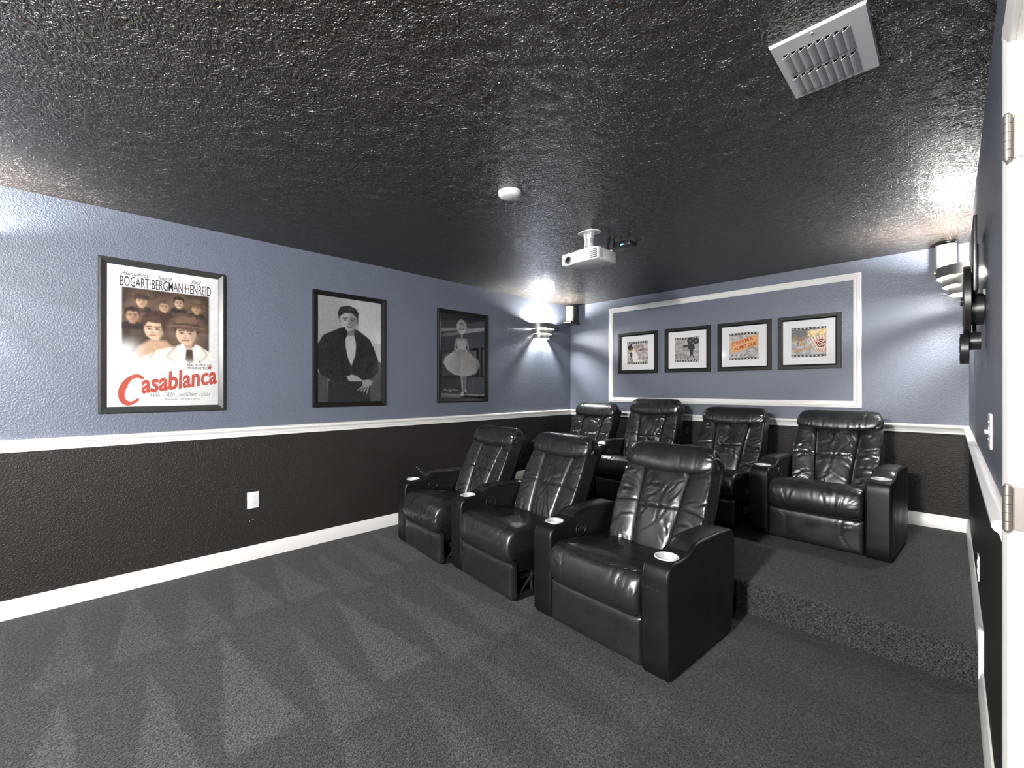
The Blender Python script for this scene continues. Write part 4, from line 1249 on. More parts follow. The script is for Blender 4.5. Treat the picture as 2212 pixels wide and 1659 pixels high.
# ---- black and white print: generic figure in a wide pale dress on a dark ground
def poster_dress():
    f, W, H = poster_frame(2.682, 3.368, 1.154, 2.135, 'black-framed monochrome poster of a figure in a wide white dress', M_FRAME_BLK)
    A = Art(168, 250, (52, 52, 52))
    asp = A.asp
    A.poly([(-.02, 0.09), (asp + .02, 0.03), (asp + .02, 0.12), (-.02, 0.20)], (92, 92, 91), 0.8, 0.02)
    A.poly([(-.02, 0.185), (asp + .02, 0.115), (asp + .02, 0.130), (-.02, 0.225)], (190, 188, 180), 0.8, 0.01)
    A.poly([(-.02, 0.93), (asp + .02, 0.955), (asp + .02, 0.975), (-.02, 0.95)], (120, 120, 119), 0.8, 0.01)
    A.poly([(0.04, 0.45), (0.56, 0.47), (0.56, 0.72), (0.04, 0.72)], (66, 66, 66), 0.9, 0.03)
    # legs
    sk = (176, 175, 172)
    A.poly([(0.265, 0.62), (0.325, 0.62), (0.335, 0.75), (0.340, 0.93), (0.312, 0.93), (0.292, 0.76)], sk, 1, 0.008)
    A.poly([(0.335, 0.62), (0.395, 0.62), (0.385, 0.76), (0.372, 0.90), (0.348, 0.90), (0.345, 0.76)], (150, 149, 147), 1, 0.008)
    A.poly([(0.295, 0.925), (0.345, 0.925), (0.340, 0.965), (0.290, 0.968)], (206, 206, 204), 1, 0.006)
    A.poly([(0.345, 0.89), (0.380, 0.89), (0.392, 0.935), (0.350, 0.925)], (190, 190, 188), 1, 0.006)
    # skirt: wide symmetrical bell
    A.poly([(0.245, 0.40), (0.375, 0.40), (0.46, 0.46), (0.575, 0.53), (0.60, 0.60), (0.55, 0.68), (0.44, 0.725), (0.32, 0.735), (0.19, 0.715), (0.09, 0.66), (0.04, 0.58), (0.06, 0.52), (0.16, 0.455)], (214, 214, 212), 1, 0.01)
    for k in range(21):
        t = -1 + k / 10
        A.line([(0.31 + t * 0.05, 0.42), (0.31 + t * 0.16, 0.56), (0.315 + t * 0.25, 0.70 - 0.10 * t * t)], 0.004, (150, 150, 149), 0.6, 0.007)
    # bodice, arms, head
    A.poly([(0.225, 0.275), (0.395, 0.275), (0.385, 0.34), (0.372, 0.41), (0.248, 0.41), (0.235, 0.34)], sk, 1, 0.008)
    A.poly([(0.240, 0.315), (0.290, 0.285), (0.310, 0.335), (0.330, 0.285), (0.380, 0.315), (0.372, 0.415), (0.248, 0.415)], (222, 222, 220), 1, 0.006)
    A.poly([(0.225, 0.28), (0.200, 0.36), (0.190, 0.46), (0.215, 0.465), (0.232, 0.38), (0.245, 0.30)], sk, 1, 0.006)
    A.poly([(0.395, 0.28), (0.420, 0.36), (0.432, 0.46), (0.408, 0.465), (0.390, 0.38), (0.375, 0.30)], (160, 159, 157), 1, 0.006)
    A.poly([(0.292, 0.22), (0.328, 0.22), (0.332, 0.285), (0.288, 0.285)], (164, 163, 160), 1, 0.006)
    for t in np.linspace(0, 2 * PI, 11, endpoint=False): A.ell(0.310 + 0.055 * math.cos(t), 0.135 + 0.062 * math.sin(t), 0.024, 0.024, (214, 213, 208), 1, 0.008)
    for t in np.linspace(0.3, 6, 7): A.line([(0.310 + 0.03 * math.cos(t), 0.125 + 0.03 * math.sin(t)), (0.310 + 0.07 * math.cos(t + .4), 0.13 + 0.075 * math.sin(t + .4))], 0.004, (150, 149, 146), 0.7, 0.006)
    A.ell(0.310, 0.170, 0.046, 0.062, (196, 195, 191), 1, 0.008)
    for sx in (0.292, 0.328): A.ell(sx, 0.165, 0.009, 0.004, (60, 60, 60), 0.9, 0.004)
    A.line([(0.297, 0.202), (0.323, 0.202)], 0.007, (110, 96, 94), 0.9, 0.005)
    A.noise(8, 9, 3)
    # scribbled signature at the lower left
    sg = [(0.03, 0.915), (0.05, 0.885), (0.062, 0.912), (0.082, 0.885), (0.09, 0.912), (0.115, 0.897), (0.12, 0.912), (0.14, 0.89), (0.132, 0.925), (0.165, 0.905), (0.175, 0.88), (0.188, 0.908), (0.205, 0.88), (0.215, 0.908), (0.24, 0.898), (0.26, 0.905)]
    A.line(sg, 0.005, (232, 232, 230), 1, 0.004)
    sheet('print', A, W, H, f, (0.0088, 0, 0), BL)
poster_dress()

# ------------------------------------------------------------------ four small framed prints on the back wall
PF = [(0.0, 0.0), (0.0, 0.020), (0.002, 0.022), (0.030, 0.022), (0.034, 0.019), (0.044, 0.012), (0.044, 0.0)]
def small_frame(x0, x1, label):
    z0, z1 = 1.487, 1.995
    cx, cz = (x0 + x1) / 2, (z0 + z1) / 2
    f = empty('framed_print', (cx, YB, cz))
    tag(f, label, 'picture', 'four framed cinema prints on the back wall')
    for mb in mitred_rect(PF, x0 - cx, x1 - cx, z0 - cz, z1 - cz, lambda x, h, z: (x, -h, z)):
        mb.build('frame_rail', M_FRAME_BLK, f, 30)
    W = (x1 - x0) - 0.088; H = (z1 - z0) - 0.088
    a = 0.139
    # mat board with a square window
    for mb in mitred_rect([(0, 0.003), (0, 0.008), (W / 2 - a - 0.001, 0.008), (W / 2 - a, 0.005), (W / 2 - a, 0.003)], -W / 2, W / 2, -a - (W / 2 - a), a + (W / 2 - a), lambda x, h, z: (x, -h, z * (H / W) if abs(z) > a + 0.002 else z)):
        mb.build('mat_board', M_MAT, f)
    MB().box(-W / 2, W / 2, -0.0115, -0.0100, -H / 2, H / 2).build('glazing', M_GLASS, f)
    return f

def film_base(seed, tone=(176, 172, 170)):
    A = Art(120, 120, tone)
    A.noise(26, seed, 9); A.noise(14, seed + 1, 3)
    for v0 in (0.0, 0.93):
        A.poly([(-.1, v0 - .02 if v0 == 0 else v0), (1.1, v0 - .02 if v0 == 0 else v0), (1.1, v0 + 0.075), (-.1, v0 + 0.075)], (44, 40, 40), 1, 0.008)
        for k in range(9):
            x = 0.055 + k * 0.112
            A.poly([(x - .028, v0 + .018), (x + .028, v0 + .018), (x + .028, v0 + .056), (x - .028, v0 + .056)], (222, 220, 216), 1, 0.012)
    return A
def P2(u, v, S=0.278): return ((u - 0.5) * S, -0.0059, (0.5 - v) * S)
AC = (0, -0.0055, 0)
S_ = 0.278

def art_lights():
    f = small_frame(-3.003, -2.479, 'leftmost small framed print on back wall, reading LIGHTS! CAMERA! ACTION')
    A = film_base(1, (182, 176, 174))
    A.poly([(0.20, 0.36), (0.30, 0.33), (0.78, 0.93), (0.30, 0.93)], (238, 234, 226), 0.85, 0.03)
    A.poly([(0.02, 0.20), (0.12, 0.14), (0.30, 0.26), (0.24, 0.40), (0.10, 0.38), (0.03, 0.30)], (34, 30, 30), 1, 0.01)
    A.poly([(0.14, 0.10), (0.22, 0.08), (0.25, 0.18), (0.17, 0.2)], (34, 30, 30), 1, 0.01)
    A.ell(0.22, 0.35, 0.055, 0.07, (190, 120, 80), 1, 0.01)
    A.poly([(0.13, 0.48), (0.22, 0.46), (0.26, 0.56), (0.22, 0.68), (0.14, 0.64)], (58, 54, 54), 1, 0.01)
    for x in (0.10, 0.18, 0.28): A.line([(0.19, 0.66), (x, 0.92)], 0.015, (58, 54, 54), 1, 0.008)
    for r in (0.20, 0.24): A.ring(0.78, 0.72, r, 0.012, (96, 84, 82), 0.8)
    sheet('print', A, S_, S_, f, AC, BB)
    rd = ink(110, 42, 38)
    lettering('LIGHTS!', f, P2(0.56, 0.29), 0.050, rd, BB, bold=0.0006, xs=0.75)
    lettering('CAMERA!', f, P2(0.70, 0.43), 0.046, rd, BB, bold=0.0006, xs=0.75)
    lettering('ACTION', f, P2(0.78, 0.80), 0.046, rd, BB, bold=0.0006, xs=0.75)
art_lights()

def art_camera():
    f = small_frame(-2.385, -1.864, 'small framed print with dark film camera on tripod, second from the left')
    A = film_base(5, (176, 170, 168))
    for r in (0.21, 0.25, 0.15): A.ring(0.22, 0.42, r, 0.010, (104, 92, 92), 0.9)
    A.ring(0.84, 0.70, 0.16, 0.008, (120, 110, 110), 0.8)
    k = (28, 26, 27)
    A.ell(0.64, 0.16, 0.13, 0.13, k, 1, 0.01); A.ell(0.87, 0.17, 0.13, 0.12, k, 1, 0.01)
    for cx in (0.64, 0.87): A.ring(cx, 0.16, 0.03, 0.012, (200, 198, 196), 1)
    A.poly([(0.54, 0.26), (0.80, 0.26), (0.82, 0.48), (0.56, 0.50)], k, 1, 0.01)
    A.poly([(0.34, 0.32), (0.56, 0.30), (0.56, 0.40), (0.34, 0.42)], k, 1, 0.01)
    A.poly([(0.60, 0.48), (0.76, 0.48), (0.74, 0.72), (0.62, 0.72)], k, 1, 0.01)
    for (x0, x1) in ((0.66, 0.52), (0.66, 0.62), (0.68, 0.72), (0.70, 0.82)): A.line([(x0, 0.68), (x1, 0.94)], 0.022, k, 1, 0.008)
    A.line([(0.72, 0.50), (0.94, 0.66)], 0.012, k, 1, 0.008)
    A.ell(0.53, 0.52, 0.03, 0.05, (140, 104, 84), 1, 0.01)
    sheet('print', A, S_, S_, f, AC, BB)
    g = ink(92, 82, 82)
    lettering('MOTION', f, P2(0.26, 0.76), 0.042, g, BB, bold=0.0003)
    lettering('PICTURE', f, P2(0.27, 0.87), 0.042, g, BB, bold=0.0003)
    lettering('STARRING', f, P2(0.22, 0.45), 0.024, g, BB)
art_camera()

def art_ticket():
    f = small_frame(-1.787, -1.270, 'small framed print of an orange cinema ticket reading ADMIT ONE')
    A = film_base(9, (186, 180, 178))
    tk = [(0.02, 0.36), (0.98, 0.08), (1.0, 0.50), (0.04, 0.76)]
    A.poly(tk, (222, 168, 108), 1, 0.012)
    A.poly([(0.08, 0.40), (0.93, 0.15), (0.94, 0.46), (0.10, 0.69)], (196, 120, 72), 0.5, 0.012)
    A.poly([(0.095, 0.415), (0.915, 0.175), (0.925, 0.445), (0.115, 0.67)], (226, 174, 116), 1, 0.012)
    for r in (0.15, 0.185): A.ring(0.78, 0.72, r, 0.012, (84, 80, 84), 0.9)
    for k in range(4):
        cx, cy = 0.10 + k * 0.15, 0.83
        pts = []
        for j in range(10):
            rr = 0.055 if j % 2 == 0 else 0.024
            t = -PI / 2 + j * PI / 5
            pts.append((cx + rr * math.cos(t), cy + rr * math.sin(t)))
        A.poly(pts, (120, 112, 112), 1, 0.01)
    sheet('print', A, S_, S_, f, AC, BB)
    r1 = ink(196, 74, 48)
    lettering('CINEMA', f, P2(0.46, 0.385), 0.052, r1, BB, bold=0.0006, rot=R(15), space=1.15)
    lettering('ADMIT ONE', f, P2(0.56, 0.555), 0.046, ink(168, 52, 36), BB, bold=0.0012, rot=R(14), xs=0.88)
    lettering('ADMIT', f, P2(0.78, 0.75), 0.024, ink(84, 80, 84), BB, rot=R(-8))
art_ticket()

def art_popcorn():
    f = small_frame(-1.214, -0.708, 'rightmost small framed print, with popcorn tub and gold script')
    A = film_base(13, (176, 174, 174))
    A.poly([(-.02, 0.08), (0.46, 0.08), (0.52, 0.30), (0.30, 0.46), (0.05, 0.40), (-.02, 0.50)], (96, 94, 96), 0.8, 0.05)
    tub = [(0.50, 0.36), (1.0, 0.26), (1.0, 0.86), (0.76, 0.87)]
    A.poly(tub, (236, 226, 206), 1, 0.01)
    for k in range(6):
        t = k / 5.5
        A.poly([(0.53 + t * 0.46, 0.35 - 0.09 * t), (0.56 + t * 0.46, 0.345 - 0.09 * t), (0.80 + t * 0.22, 0.86), (0.775 + t * 0.22, 0.86)], (176, 118, 104), 0.9, 0.008)
    rng = random.Random(3)
    for k in range(34):
        t = rng.random()
        A.ell(0.50 + t * 0.48, 0.31 - 0.17 * rng.random() - 0.05 * t, 0.045, 0.040, (240, 218, 158) if rng.random() > .3 else (214, 182, 112), 1, 0.012)
    A.ell(0.86, 0.55, 0.145, 0.135, (124, 40, 34), 1, 0.01)
    sheet('print', A, S_, S_, f, AC, BB)
    gd = ink(190, 142, 78)
    lettering('Enjoy', f, P2(0.27, 0.42), 0.062, gd, BB, shear=0.35, rot=R(8), bold=0.0008)
    lettering('The', f, P2(0.28, 0.62), 0.060, gd, BB, shear=0.35, rot=R(6), bold=0.0008)
    lettering('Show!', f, P2(0.29, 0.81), 0.060, gd, BB, shear=0.35, rot=R(6), bold=0.0008)
    wh = ink(238, 230, 214)
    lettering('POP', f, P2(0.86, 0.545), 0.034, wh, BB, bold=0.0006, rot=R(8))
    lettering('CORN', f, P2(0.865, 0.645), 0.034, wh, BB, bold=0.0006, rot=R(8), xs=0.85)
art_popcorn()

# colourful canvas out in the hallway (shows only in reflections)
cv = empty('canvas_painting', (XR + 2.0, 0.95, 1.45))
tag(cv, 'colourful striped seascape canvas on the hallway wall, seen in reflection', 'painting')
A = Art(90, 60, (230, 214, 180))
rng = random.Random(2)
for k in range(60):
    v0 = rng.random(); u0 = rng.random() * 1.5
    c = rng.choice([(220, 130, 60), (90, 140, 150), (240, 220, 190), (200, 90, 60), (120, 160, 130), (245, 190, 110)])
    A.line([(u0 - 0.3, v0), (u0 + 0.3, v0 + rng.gauss(0, 0.03))], 0.05, c, 0.8, 0.03)
sheet('canvas', A, 0.9, 0.6, cv, (-0.031, 0, 0), ((0, -1, 0), (0, 0, 1)))
MB().box(-0.03, -0.001, -0.45, 0.45, -0.30, 0.30).build('stretcher', M_HALL, cv)

# ------------------------------------------------------------------ ceiling projector
PX, PY = -1.858, 2.53
pj = empty('projector', (PX, PY, 2.235))
tag(pj, 'white projector hanging from the dark ceiling on a short white mount', 'projector')
MB().box(-0.158, 0.158, 0.0, 0.240, -0.042, 0.042, 0.012, 3).build('housing', M_WHITE_PL, pj, 40)
# lens recess, lens barrel and dial hood
MB().lathe([(0.033, -0.0015), (0.033, 0.004)], (-0.098, 0, -0.006), 32, 'y').build('lens_recess', M_GREY_PL, pj, 40)
ln = MB().lathe([(0.026, 0.0), (0.026, -0.006), (0.022, -0.008), (0.020, -0.004), (0.015, -0.0035)], (-0.092, -0.001, -0.010), 32, 'y').build('lens_barrel', M_GREY_PL, pj, 40)
MB().lathe([(0.020, -0.0045), (0.012, -0.0075), (0.0, -0.0085)], (-0.092, -0.001, -0.010), 32, 'y', False).build('lens', M_LENS, ln, 60)
mb = MB(); arc = [(-0.098 + 0.034 * math.cos(t), -0.006 + 0.034 * math.sin(t)) for t in np.linspace(0.12, PI - 0.12, 16)]
mb.prism(arc, 'y', -0.003, 0.001).build('lens_cover', M_WHITE_PL, pj, 40)
for (i, j) in [(i, j) for i in range(5) for j in range(5)]:
    if (i, j) in ((0, 4),): continue
    o = MB().box(0.098 + i * 0.0105, 0.1055 + i * 0.0105, -0.0006, 0.003, -0.034 + j * 0.0132, -0.0250 + j * 0.0132).build('vent_slot', M_DARK, pj)
for i in range(4):
    for j in range(9):
        MB().box(0.156, 0.1586, 0.022 + i * 0.011, 0.027 + i * 0.011, -0.030 + j * 0.0065, -0.0265 + j * 0.0065).build('vent_hole', M_DARK, pj)
MB().box(-0.030, -0.021, -0.0008, 0.002, 0.016, 0.022).build('badge', M_TAN, pj)
MB().lathe([(0.004, -0.0008), (0.004, 0.002)], (-0.143, 0, 0.006), 14, 'y').build('infrared_sensor', M_GREY_PL, pj)
MB().box(-0.120, -0.058, 0.010, 0.030, -0.0445, -0.0405, 0.001).build('front_foot', M_WHITE_ME, pj)
for k in range(4):
    MB().box(0.045 + k * 0.014, 0.053 + k * 0.014, 0.19, 0.215, -0.0430, -0.0415).build('bottom_slot', M_GREY_PL, pj)
for (xx, yy) in ((-0.11, 0.03), (0.13, 0.06), (0.14, 0.19)):
    MB().lathe([(0.010, 0.040), (0.012, 0.048), (0.008, 0.052), (0.0, 0.053)], (xx, yy, 0), 16, cap=False).build('mount_foot', M_WHITE_PL, pj, 60)
# mount: bracket, two stacked channel posts and an oval ceiling plate
mt = MB().box(-0.075, 0.090, 0.055, 0.185, 0.052, 0.057, 0.001).box(-0.075, 0.090, 0.055, 0.059, 0.046, 0.064).build('mount_bracket', M_WHITE_ME, pj, 40)
cxm, cym = 0.005, 0.115
for (w, z0, z1) in ((0.030, 0.057, 0.105), (0.024, 0.100, 0.150), (0.031, 0.145, 0.186)):
    MB().box(cxm - w, cxm - w + 0.007, cym - 0.022, cym + 0.022, z0, z1, 0.001).box(cxm + w - 0.007, cxm + w, cym - 0.022, cym + 0.022, z0, z1, 0.001).box(cxm - w + 0.006, cxm + w - 0.006, cym + 0.010, cym + 0.016, z0, z1).build('mount_post', M_WHITE_ME, pj, 40)
pl = [(cxm + 0.085 * math.copysign(abs(math.cos(t)) ** 0.8, math.cos(t)), cym + 0.060 * math.copysign(abs(math.sin(t)) ** 0.8, math.sin(t))) for t in np.linspace(0, 2 * PI, 28, endpoint=False)]
MB().prism(pl, 'z', 0.186, 0.192).build('ceiling_plate', M_WHITE_ME, pj, 40)
for (dx, dy) in ((-0.05, 0.0), (0.05, 0.0), (0, -0.04)):
    MB().lathe([(0.006, 0.1865), (0.006, 0.184), (0.003, 0.182), (0.0, 0.182)], (cxm + dx, cym + dy, 0), 12, cap=False).build('bolt', M_STEEL, pj, 40)
MB().box(cxm - 0.04, cxm + 0.04, cym - 0.03, cym + 0.03, 0.191, 0.2055).build('plate_spacer', M_WHITE_ME, pj)

# black cable box behind the projector
bx = empty('receiver_box', (-1.765, 2.98, ZC))
tag(bx, 'small black receiver box with blue light fixed to ceiling behind projector', 'receiver')
MB().box(-0.065, 0.075, -0.055, 0.055, -0.068, -0.032, 0.004).build('case', M_BLACK_PL, bx, 40)
for s in (-1, 1):
    MB().box(-0.062, 0.072, s * 0.05 - 0.003, s * 0.05 + 0.003, -0.034, -0.028).box(-0.062, -0.056, s * 0.05 - 0.003, s * 0.05 + 0.003, -0.03, 0.0).box(0.066, 0.072, s * 0.05 - 0.003, s * 0.05 + 0.003, -0.03, 0.0).build('bracket', M_BLACK_ME, bx)
MB().box(0.000, 0.022, -0.0565, -0.0545, -0.060, -0.052).build('status_light', M_BLUE_LED, bx)
cb = MB().tube([(-1.800, 2.785, 2.27), (-1.797, 2.795, 2.30), (-1.800, 2.815, 2.37), (-1.805, 2.84, 2.435)], 0.009, 10)
tag(cb.build('cable_sleeve', M_BLACK_PL, None, 60), 'thick black cable running up from the projector to the ceiling', 'cable')
cb = MB().tube([(-1.70, 3.0, 2.395), (-1.66, 3.02, 2.37), (-1.645, 3.05, 2.39), (-1.665, 3.08, 2.425), (-1.69, 3.09, 2.44)], 0.0022, 8)
tag(cb.build('thin_cable', M_BLACK_PL, None, 60), 'thin looped black wire beside the receiver box', 'cable')

# ------------------------------------------------------------------ smoke detector and air vent
sd = empty('smoke_detector', (-1.815, 1.803, ZC))
tag(sd, 'round white smoke detector on the dark ceiling', 'smoke detector')
MB().lathe([(0.070, 0.0), (0.070, -0.012), (0.067, -0.014)], (0, 0, 0), 48).build('mounting_ring', M_WHITE_PL, sd, 40)
MB().lathe([(0.064, -0.012), (0.066, -0.018), (0.060, -0.027), (0.045, -0.032), (0.0, -0.034)], (0, 0, 0), 48, cap=False).build('cover', M_WHITE_PL, sd, 50)

VX0, VX1, VY0, VY1 = -0.433, -0.175, 1.643, 2.001
vt = empty('air_vent', ((VX0 + VX1) / 2, (VY0 + VY1) / 2, ZC))
tag(vt, 'white rectangular air vent with two rows of louvres on the ceiling', 'vent')
hw, hl = (VX1 - VX0) / 2, (VY1 - VY0) / 2
lv_w, lv_p, lv_o = 0.0195, 0.0235, -0.0107
rows = ((-0.114, 0.016), (0.028, 0.158))
# face plate with sloped rim, slots left open
def plate():
    bm = bmesh.new()
    cols = []
    for k in range(8):
        c = (k - 3.5) * lv_p + lv_o
        cols += [c - lv_w / 2 + 0.001, c + lv_w / 2 - 0.003]
    X = [-hw + 0.004] + cols + [hw - 0.004]
    Y = [-hl + 0.004, rows[0][0], rows[0][1], rows[1][0], rows[1][1], hl - 0.004]
    g = {}
    def vv(i, j):
        if (i, j) not in g: g[(i, j)] = bm.verts.new((X[i], Y[j], -0.009))
        return g[(i, j)]
    for i in range(len(X) - 1):
        for j in range(len(Y) - 1):
            if i % 2 == 1 and j % 2 == 1: continue
            bm.faces.new([vv(i, j), vv(i + 1, j), vv(i + 1, j + 1), vv(i, j + 1)])
    o = [bm.verts.new(p) for p in ((-hw, -hl, 0), (hw, -hl, 0), (hw, hl, 0), (-hw, hl, 0))]
    nI, nJ = len(X) - 1, len(Y) - 1
    inn = [g[(0, 0)], g[(nI, 0)], g[(nI, nJ)], g[(0, nJ)]]
    bm.faces.new([o[0], o[1]] + [g[(i, 0)] for i in range(nI, -1, -1)])
    bm.faces.new([o[1], o[2]] + [g[(nI, j)] for j in range(nJ, -1, -1)])
    bm.faces.new([o[2], o[3]] + [g[(i, nJ)] for i in range(0, nI + 1)])
    bm.faces.new([o[3], o[0]] + [g[(0, j)] for j in range(0, nJ + 1)])
    me = bpy.data.meshes.new('face_plate'); bm.to_mesh(me); bm.free()
    return me
link_mesh('face_plate', plate(), M_WHITE_ME, vt)
MB().box(-hw + 0.02, hw - 0.02, -hl + 0.02, hl - 0.02, -0.002, -0.0005).build('duct', M_DARK, vt)
def louvre_mesh():
    # stamped hood: hinged on its right side, open on its left side, rounded far end
    L_ = rows[0][1] - rows[0][0]
    n = 14
    P = np.zeros((n + 1, 7, 3)); Q = np.zeros((n + 1, 7, 3))
    for i in range(n + 1):
        t = i / n
        y = t * L_
        s = 1.0 - max(0, (t - 0.86) / 0.14) ** 2.2
        wloc = lv_w * (0.55 + 0.45 * s) 
        dep = 0.0125 * (0.12 + 0.88 * s)
        for j in range(7):
            q = j / 6
            xx = lv_w / 2 - wloc * q * 1.05
            zz = -0.009 - dep * math.sin(q * PI / 2) ** 1.1
            P[i, j] = (xx, y, zz); Q[i, j] = (xx, y, zz + 0.0012)
    return grid_mesh('louvre', P, Q, False)
lm = louvre_mesh()
for (ya, yb_) in rows:
    for k in range(8):
        o = link_mesh('louvre', lm, M_WHITE_ME, vt)
        o.location = ((k - 3.5) * lv_p + lv_o, ya, 0)
for (x, y) in ((-hw + 0.118, -hl + 0.018), (hw - 0.132, hl - 0.018)):
    MB().lathe([(0.004, -0.008), (0.0035, -0.0105), (0.0, -0.011)], (x, y, 0), 12, cap=False).build('screw', M_WHITE_ME, vt, 60)

# ------------------------------------------------------------------ corner satellite speakers
def speaker(loc, rz, tilt, label):
    s = empty('satellite_speaker', loc, R(rz))
    s.rotation_euler = (R(tilt), 0, R(rz))
    tag(s, label, 'speaker', 'silver and black corner speakers')
    # local: front faces -y; body tapers to the rear
    body = [(-0.062, -0.045), (0.062, -0.045), (0.062, -0.02), (0.040, 0.085), (-0.040, 0.085), (-0.062, -0.02)]
    MB().prism(body, 'z', -0.120, 0.105).build('body', M_BLACK_PL, s, 30)
    gr = [(0.060 * math.cos(t), -0.045 - 0.045 * math.sin(t)) for t in np.linspace(0, PI, 22)]
    MB().prism(gr, 'z', -0.105, 0.092).build('grille', M_SILVER, s, 40)
    MB().box(-0.062, 0.062, -0.118, 0.085, -0.136, -0.119, 0.003).build('base', M_BLACK_PL, s, 40)
    MB().box(-0.058, 0.058, -0.1195, -0.1175, -0.134, -0.121).build('front_edge', M_TAN, s)
    MB().box(-0.030, 0.030, -0.02, 0.07, -0.1375, -0.1355).build('rear_label', M_GREY_PL, s)
    MB().box(-0.020, 0.020, 0.010, 0.060, 0.105, 0.125, 0.002).build('bracket', M_BLACK_ME, s, 40)
    MB().lathe([(0.052, 0.128), (0.052, 0.124), (0.040, 0.120)], (0, 0.035, 0), 28).build('ceiling_plate', M_STEEL, s, 40)
    MB().tube([(0.02, 0.05, -0.118), (0.03, 0.07, -0.135), (0.025, 0.09, -0.12), (0.02, 0.10, -0.06), (0.01, 0.095, 0.05)], 0.003, 8).build('wire', M_BLACK_PL, s, 60)
    return s
speaker((-3.640, 4.800, 2.310), 4, 0, 'silver and black speaker hung in the far left ceiling corner')
speaker((-0.025, 4.790, 2.310), -8, 0, 'silver and black speaker hung in the right ceiling corner above the sconce')

# ------------------------------------------------------------------ black metal film-camera wall art on the right wall (seen edge on)
wa = empty('wall_art', (XR, 2.60, 1.66))
tag(wa, 'black metal film reel wall art on the right wall, seen edge on', 'wall art')
def disc(name, x0, x1, y, z, r, holes, mat=M_BLACK_ME):
    bm = MB()
    bm.lathe([(r * 0.97, x0), (r, x0 + 0.002), (r, x1 - 0.002), (r * 0.97, x1)], (0, y, z), 48, 'x')
    return bm.build(name, mat, wa, 40)
d = disc('reel', -0.062, -0.040, 0.0, 0.0, 0.142, 5)
for k in range(5):
    t = k * 2 * PI / 5 + 0.3
    MB().lathe([(0.032, -0.0632), (0.032, -0.0600)], (0, 0.082 * math.cos(t), 0.082 * math.sin(t)), 24, 'x').build('reel_window', M_DARK, d, 40)
MB().lathe([(0.016, -0.070), (0.018, -0.062)], (0, 0, 0), 20, 'x').build('hub', M_BLACK_ME, d, 40)
d = disc('reel', -0.072, -0.046, -0.03, -0.196, 0.062, 4)
for k in range(4):
    t = k * PI / 2
    MB().lathe([(0.014, -0.0732), (0.014, -0.070)], (0, -0.03 + 0.034 * math.cos(t), -0.196 + 0.034 * math.sin(t)), 20, 'x').build('reel_window', M_DARK, d, 40)
MB().lathe([(0.064, -0.040), (0.064, -0.004)], (0, 0.0, -0.036), 36, 'x').build('spacer', M_BLACK_ME, wa, 40)
MB().lathe([(0.036, -0.046), (0.036, -0.012)], (0, -0.01, -0.165), 30, 'x').build('spacer', M_BLACK_ME, wa, 40)
MB().box(-0.037, -0.026, -0.15, 0.30, 0.02, 0.310, 0.002).build('camera_body', M_BLACK_ME, wa, 40)
MB().box(-0.026, -0.018, 0.0, 0.28, 0.05, 0.230, 0.002).build('camera_plate', M_BLACK_ME, wa, 40)
MB().tube([(-0.03, 0.02, -0.10), (-0.03, -0.03, -0.14), (-0.03, 0.02, -0.19)], 0.006, 8).build('crank', M_BLACK_ME, wa, 60)
MB().box(-0.008, 0.0, -0.03, 0.03, 0.015, 0.040).build('wall_tab', M_BLACK_ME, wa)

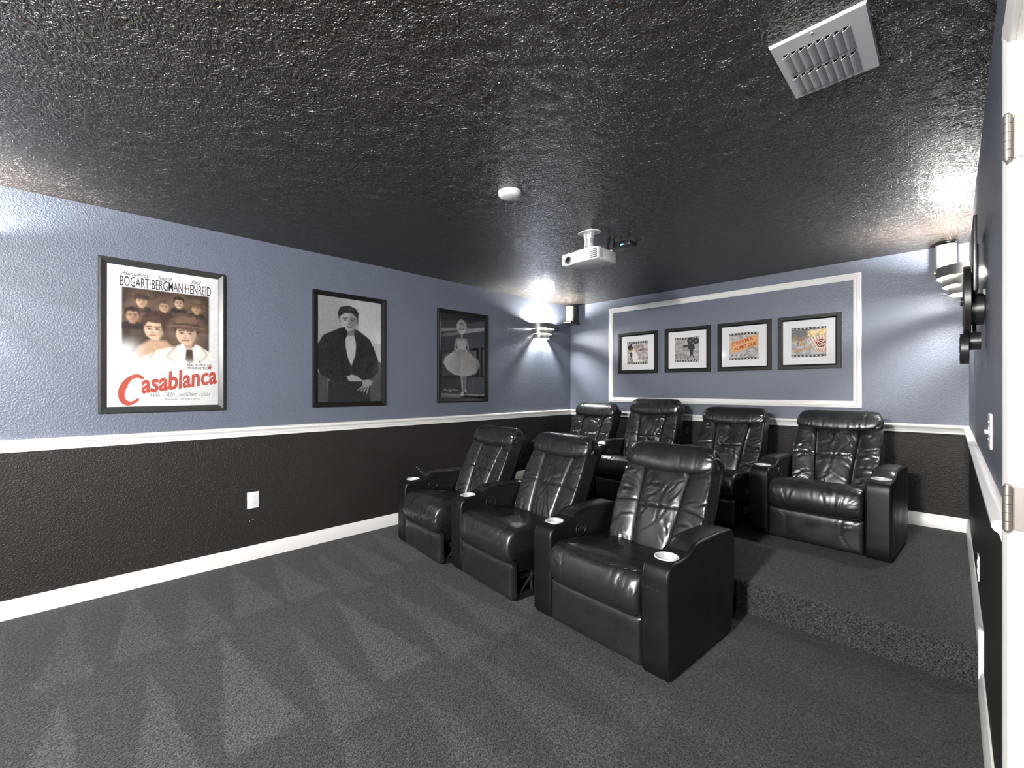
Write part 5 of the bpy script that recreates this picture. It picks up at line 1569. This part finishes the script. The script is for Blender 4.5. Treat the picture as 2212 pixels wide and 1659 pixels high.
# ------------------------------------------------------------------ outlets and switch
def plate_thing(name, label, cat, loc, side, w, h, kind):
    """wall plate; local x points out of the wall (times side), y along the wall"""
    t = empty(name, loc)
    tag(t, label, cat)
    X = lambda a, b: sorted((side * a, side * b))
    MB().box(*X(0, 0.006), -w / 2, w / 2, -h / 2, h / 2, 0.002, 2).build('cover_plate', M_WHITE_PL, t, 40)
    if kind == 'outlet':
        for dz in (0.020, -0.020):
            r = MB().lathe([(0.0165, 0.006 * side), (0.0165, 0.0078 * side), (0.0155, 0.0082 * side)], (0, 0, dz), 28, 'x').build('receptacle', M_WHITE_PL, t, 40)
            for dy in (-0.006, 0.006):
                MB().box(*X(0.0078, 0.0085), dy - 0.0011, dy + 0.0011, dz - 0.006, dz + 0.001).build('slot', M_GREY_PL, r)
            MB().lathe([(0.0026, 0.0080 * side), (0.0026, 0.0086 * side)], (0, 0, dz + 0.008), 12, 'x').build('slot', M_DARK, r)
        MB().lathe([(0.003, 0.006 * side), (0.0025, 0.0072 * side)], (0, 0, 0), 12, 'x').build('screw', M_WHITE_PL, t, 40)
    else:
        for dy in (-0.023, 0.023):
            MB().box(*X(0.005, 0.0068), dy - 0.006, dy + 0.006, -0.013, 0.013).build('switch_slot', M_WHITE_PL, t)
            MB().box(*X(0.006, 0.016), dy - 0.0045, dy + 0.0045, -0.010, 0.002, 0.001).build('toggle', M_WHITE_PL, t, 40)
            for dz in (-0.03, 0.03):
                MB().lathe([(0.003, 0.006 * side), (0.0025, 0.0074 * side)], (0, dy, dz), 12, 'x').build('screw', M_WHITE_PL, t, 40)
    return t
plate_thing('wall_outlet', 'white double wall outlet on the charcoal left wall below the posters', 'outlet', (XL, 0.985, 0.452), 1, 0.082, 0.124, 'outlet')
plate_thing('wall_outlet', 'white wall outlet low on the right wall above the platform', 'outlet', (XR, 3.13, 0.432), -1, 0.075, 0.120, 'outlet')
plate_thing('light_switch', 'white double light switch on the right wall by the door', 'switch', (XR, 2.20, 1.160), -1, 0.115, 0.118, 'switch')

# ------------------------------------------------------------------ chipped paint marks on the charcoal walls
WALLS = {o.name: o for o in COL.objects if o.name.startswith('wall_')}
def chip(wall, pts):
    """thin flake of exposed plaster lying on a wall: outline points given in metres"""
    mb = MB()
    if wall == 'wall_left': mb.prism([(y, z) for y, z in pts], 'x', XL, XL + 0.0006)
    else: mb.prism([(x, z) for x, z in pts], 'y', YB - 0.0006, YB)
    mb.build('paint_chip', M_MAT, WALLS[wall])
def flake(wall, a, z, da, dz, n=7, seed=0):
    rng = random.Random(seed)
    chip(wall, [(a + da * math.cos(t) * rng.uniform(0.6, 1.2), z + dz * math.sin(t) * rng.uniform(0.6, 1.2)) for t in np.linspace(0, 2 * PI, n, endpoint=False)])
for k, (px, pz, da, dz) in enumerate(((2.440, 0.518, 0.011, 0.003), (2.462, 0.496, 0.012, 0.004), (2.485, 0.472, 0.010, 0.004), (2.500, 0.452, 0.007, 0.004), (0.985, 0.301, 0.004, 0.003), (0.962, 0.294, 0.003, 0.003))):
    flake('wall_left', px, pz, da, dz, seed=k)
for k, (px, pz, da, dz) in enumerate(((-2.125, 0.850, 0.004, 0.008), (-2.118, 0.830, 0.005, 0.007), (-2.126, 0.806, 0.004, 0.010), (-2.030, 0.840, 0.003, 0.007), (-0.33, 0.645, 0.003, 0.003))):
    flake('wall_back', px, pz, da, dz, seed=20 + k)
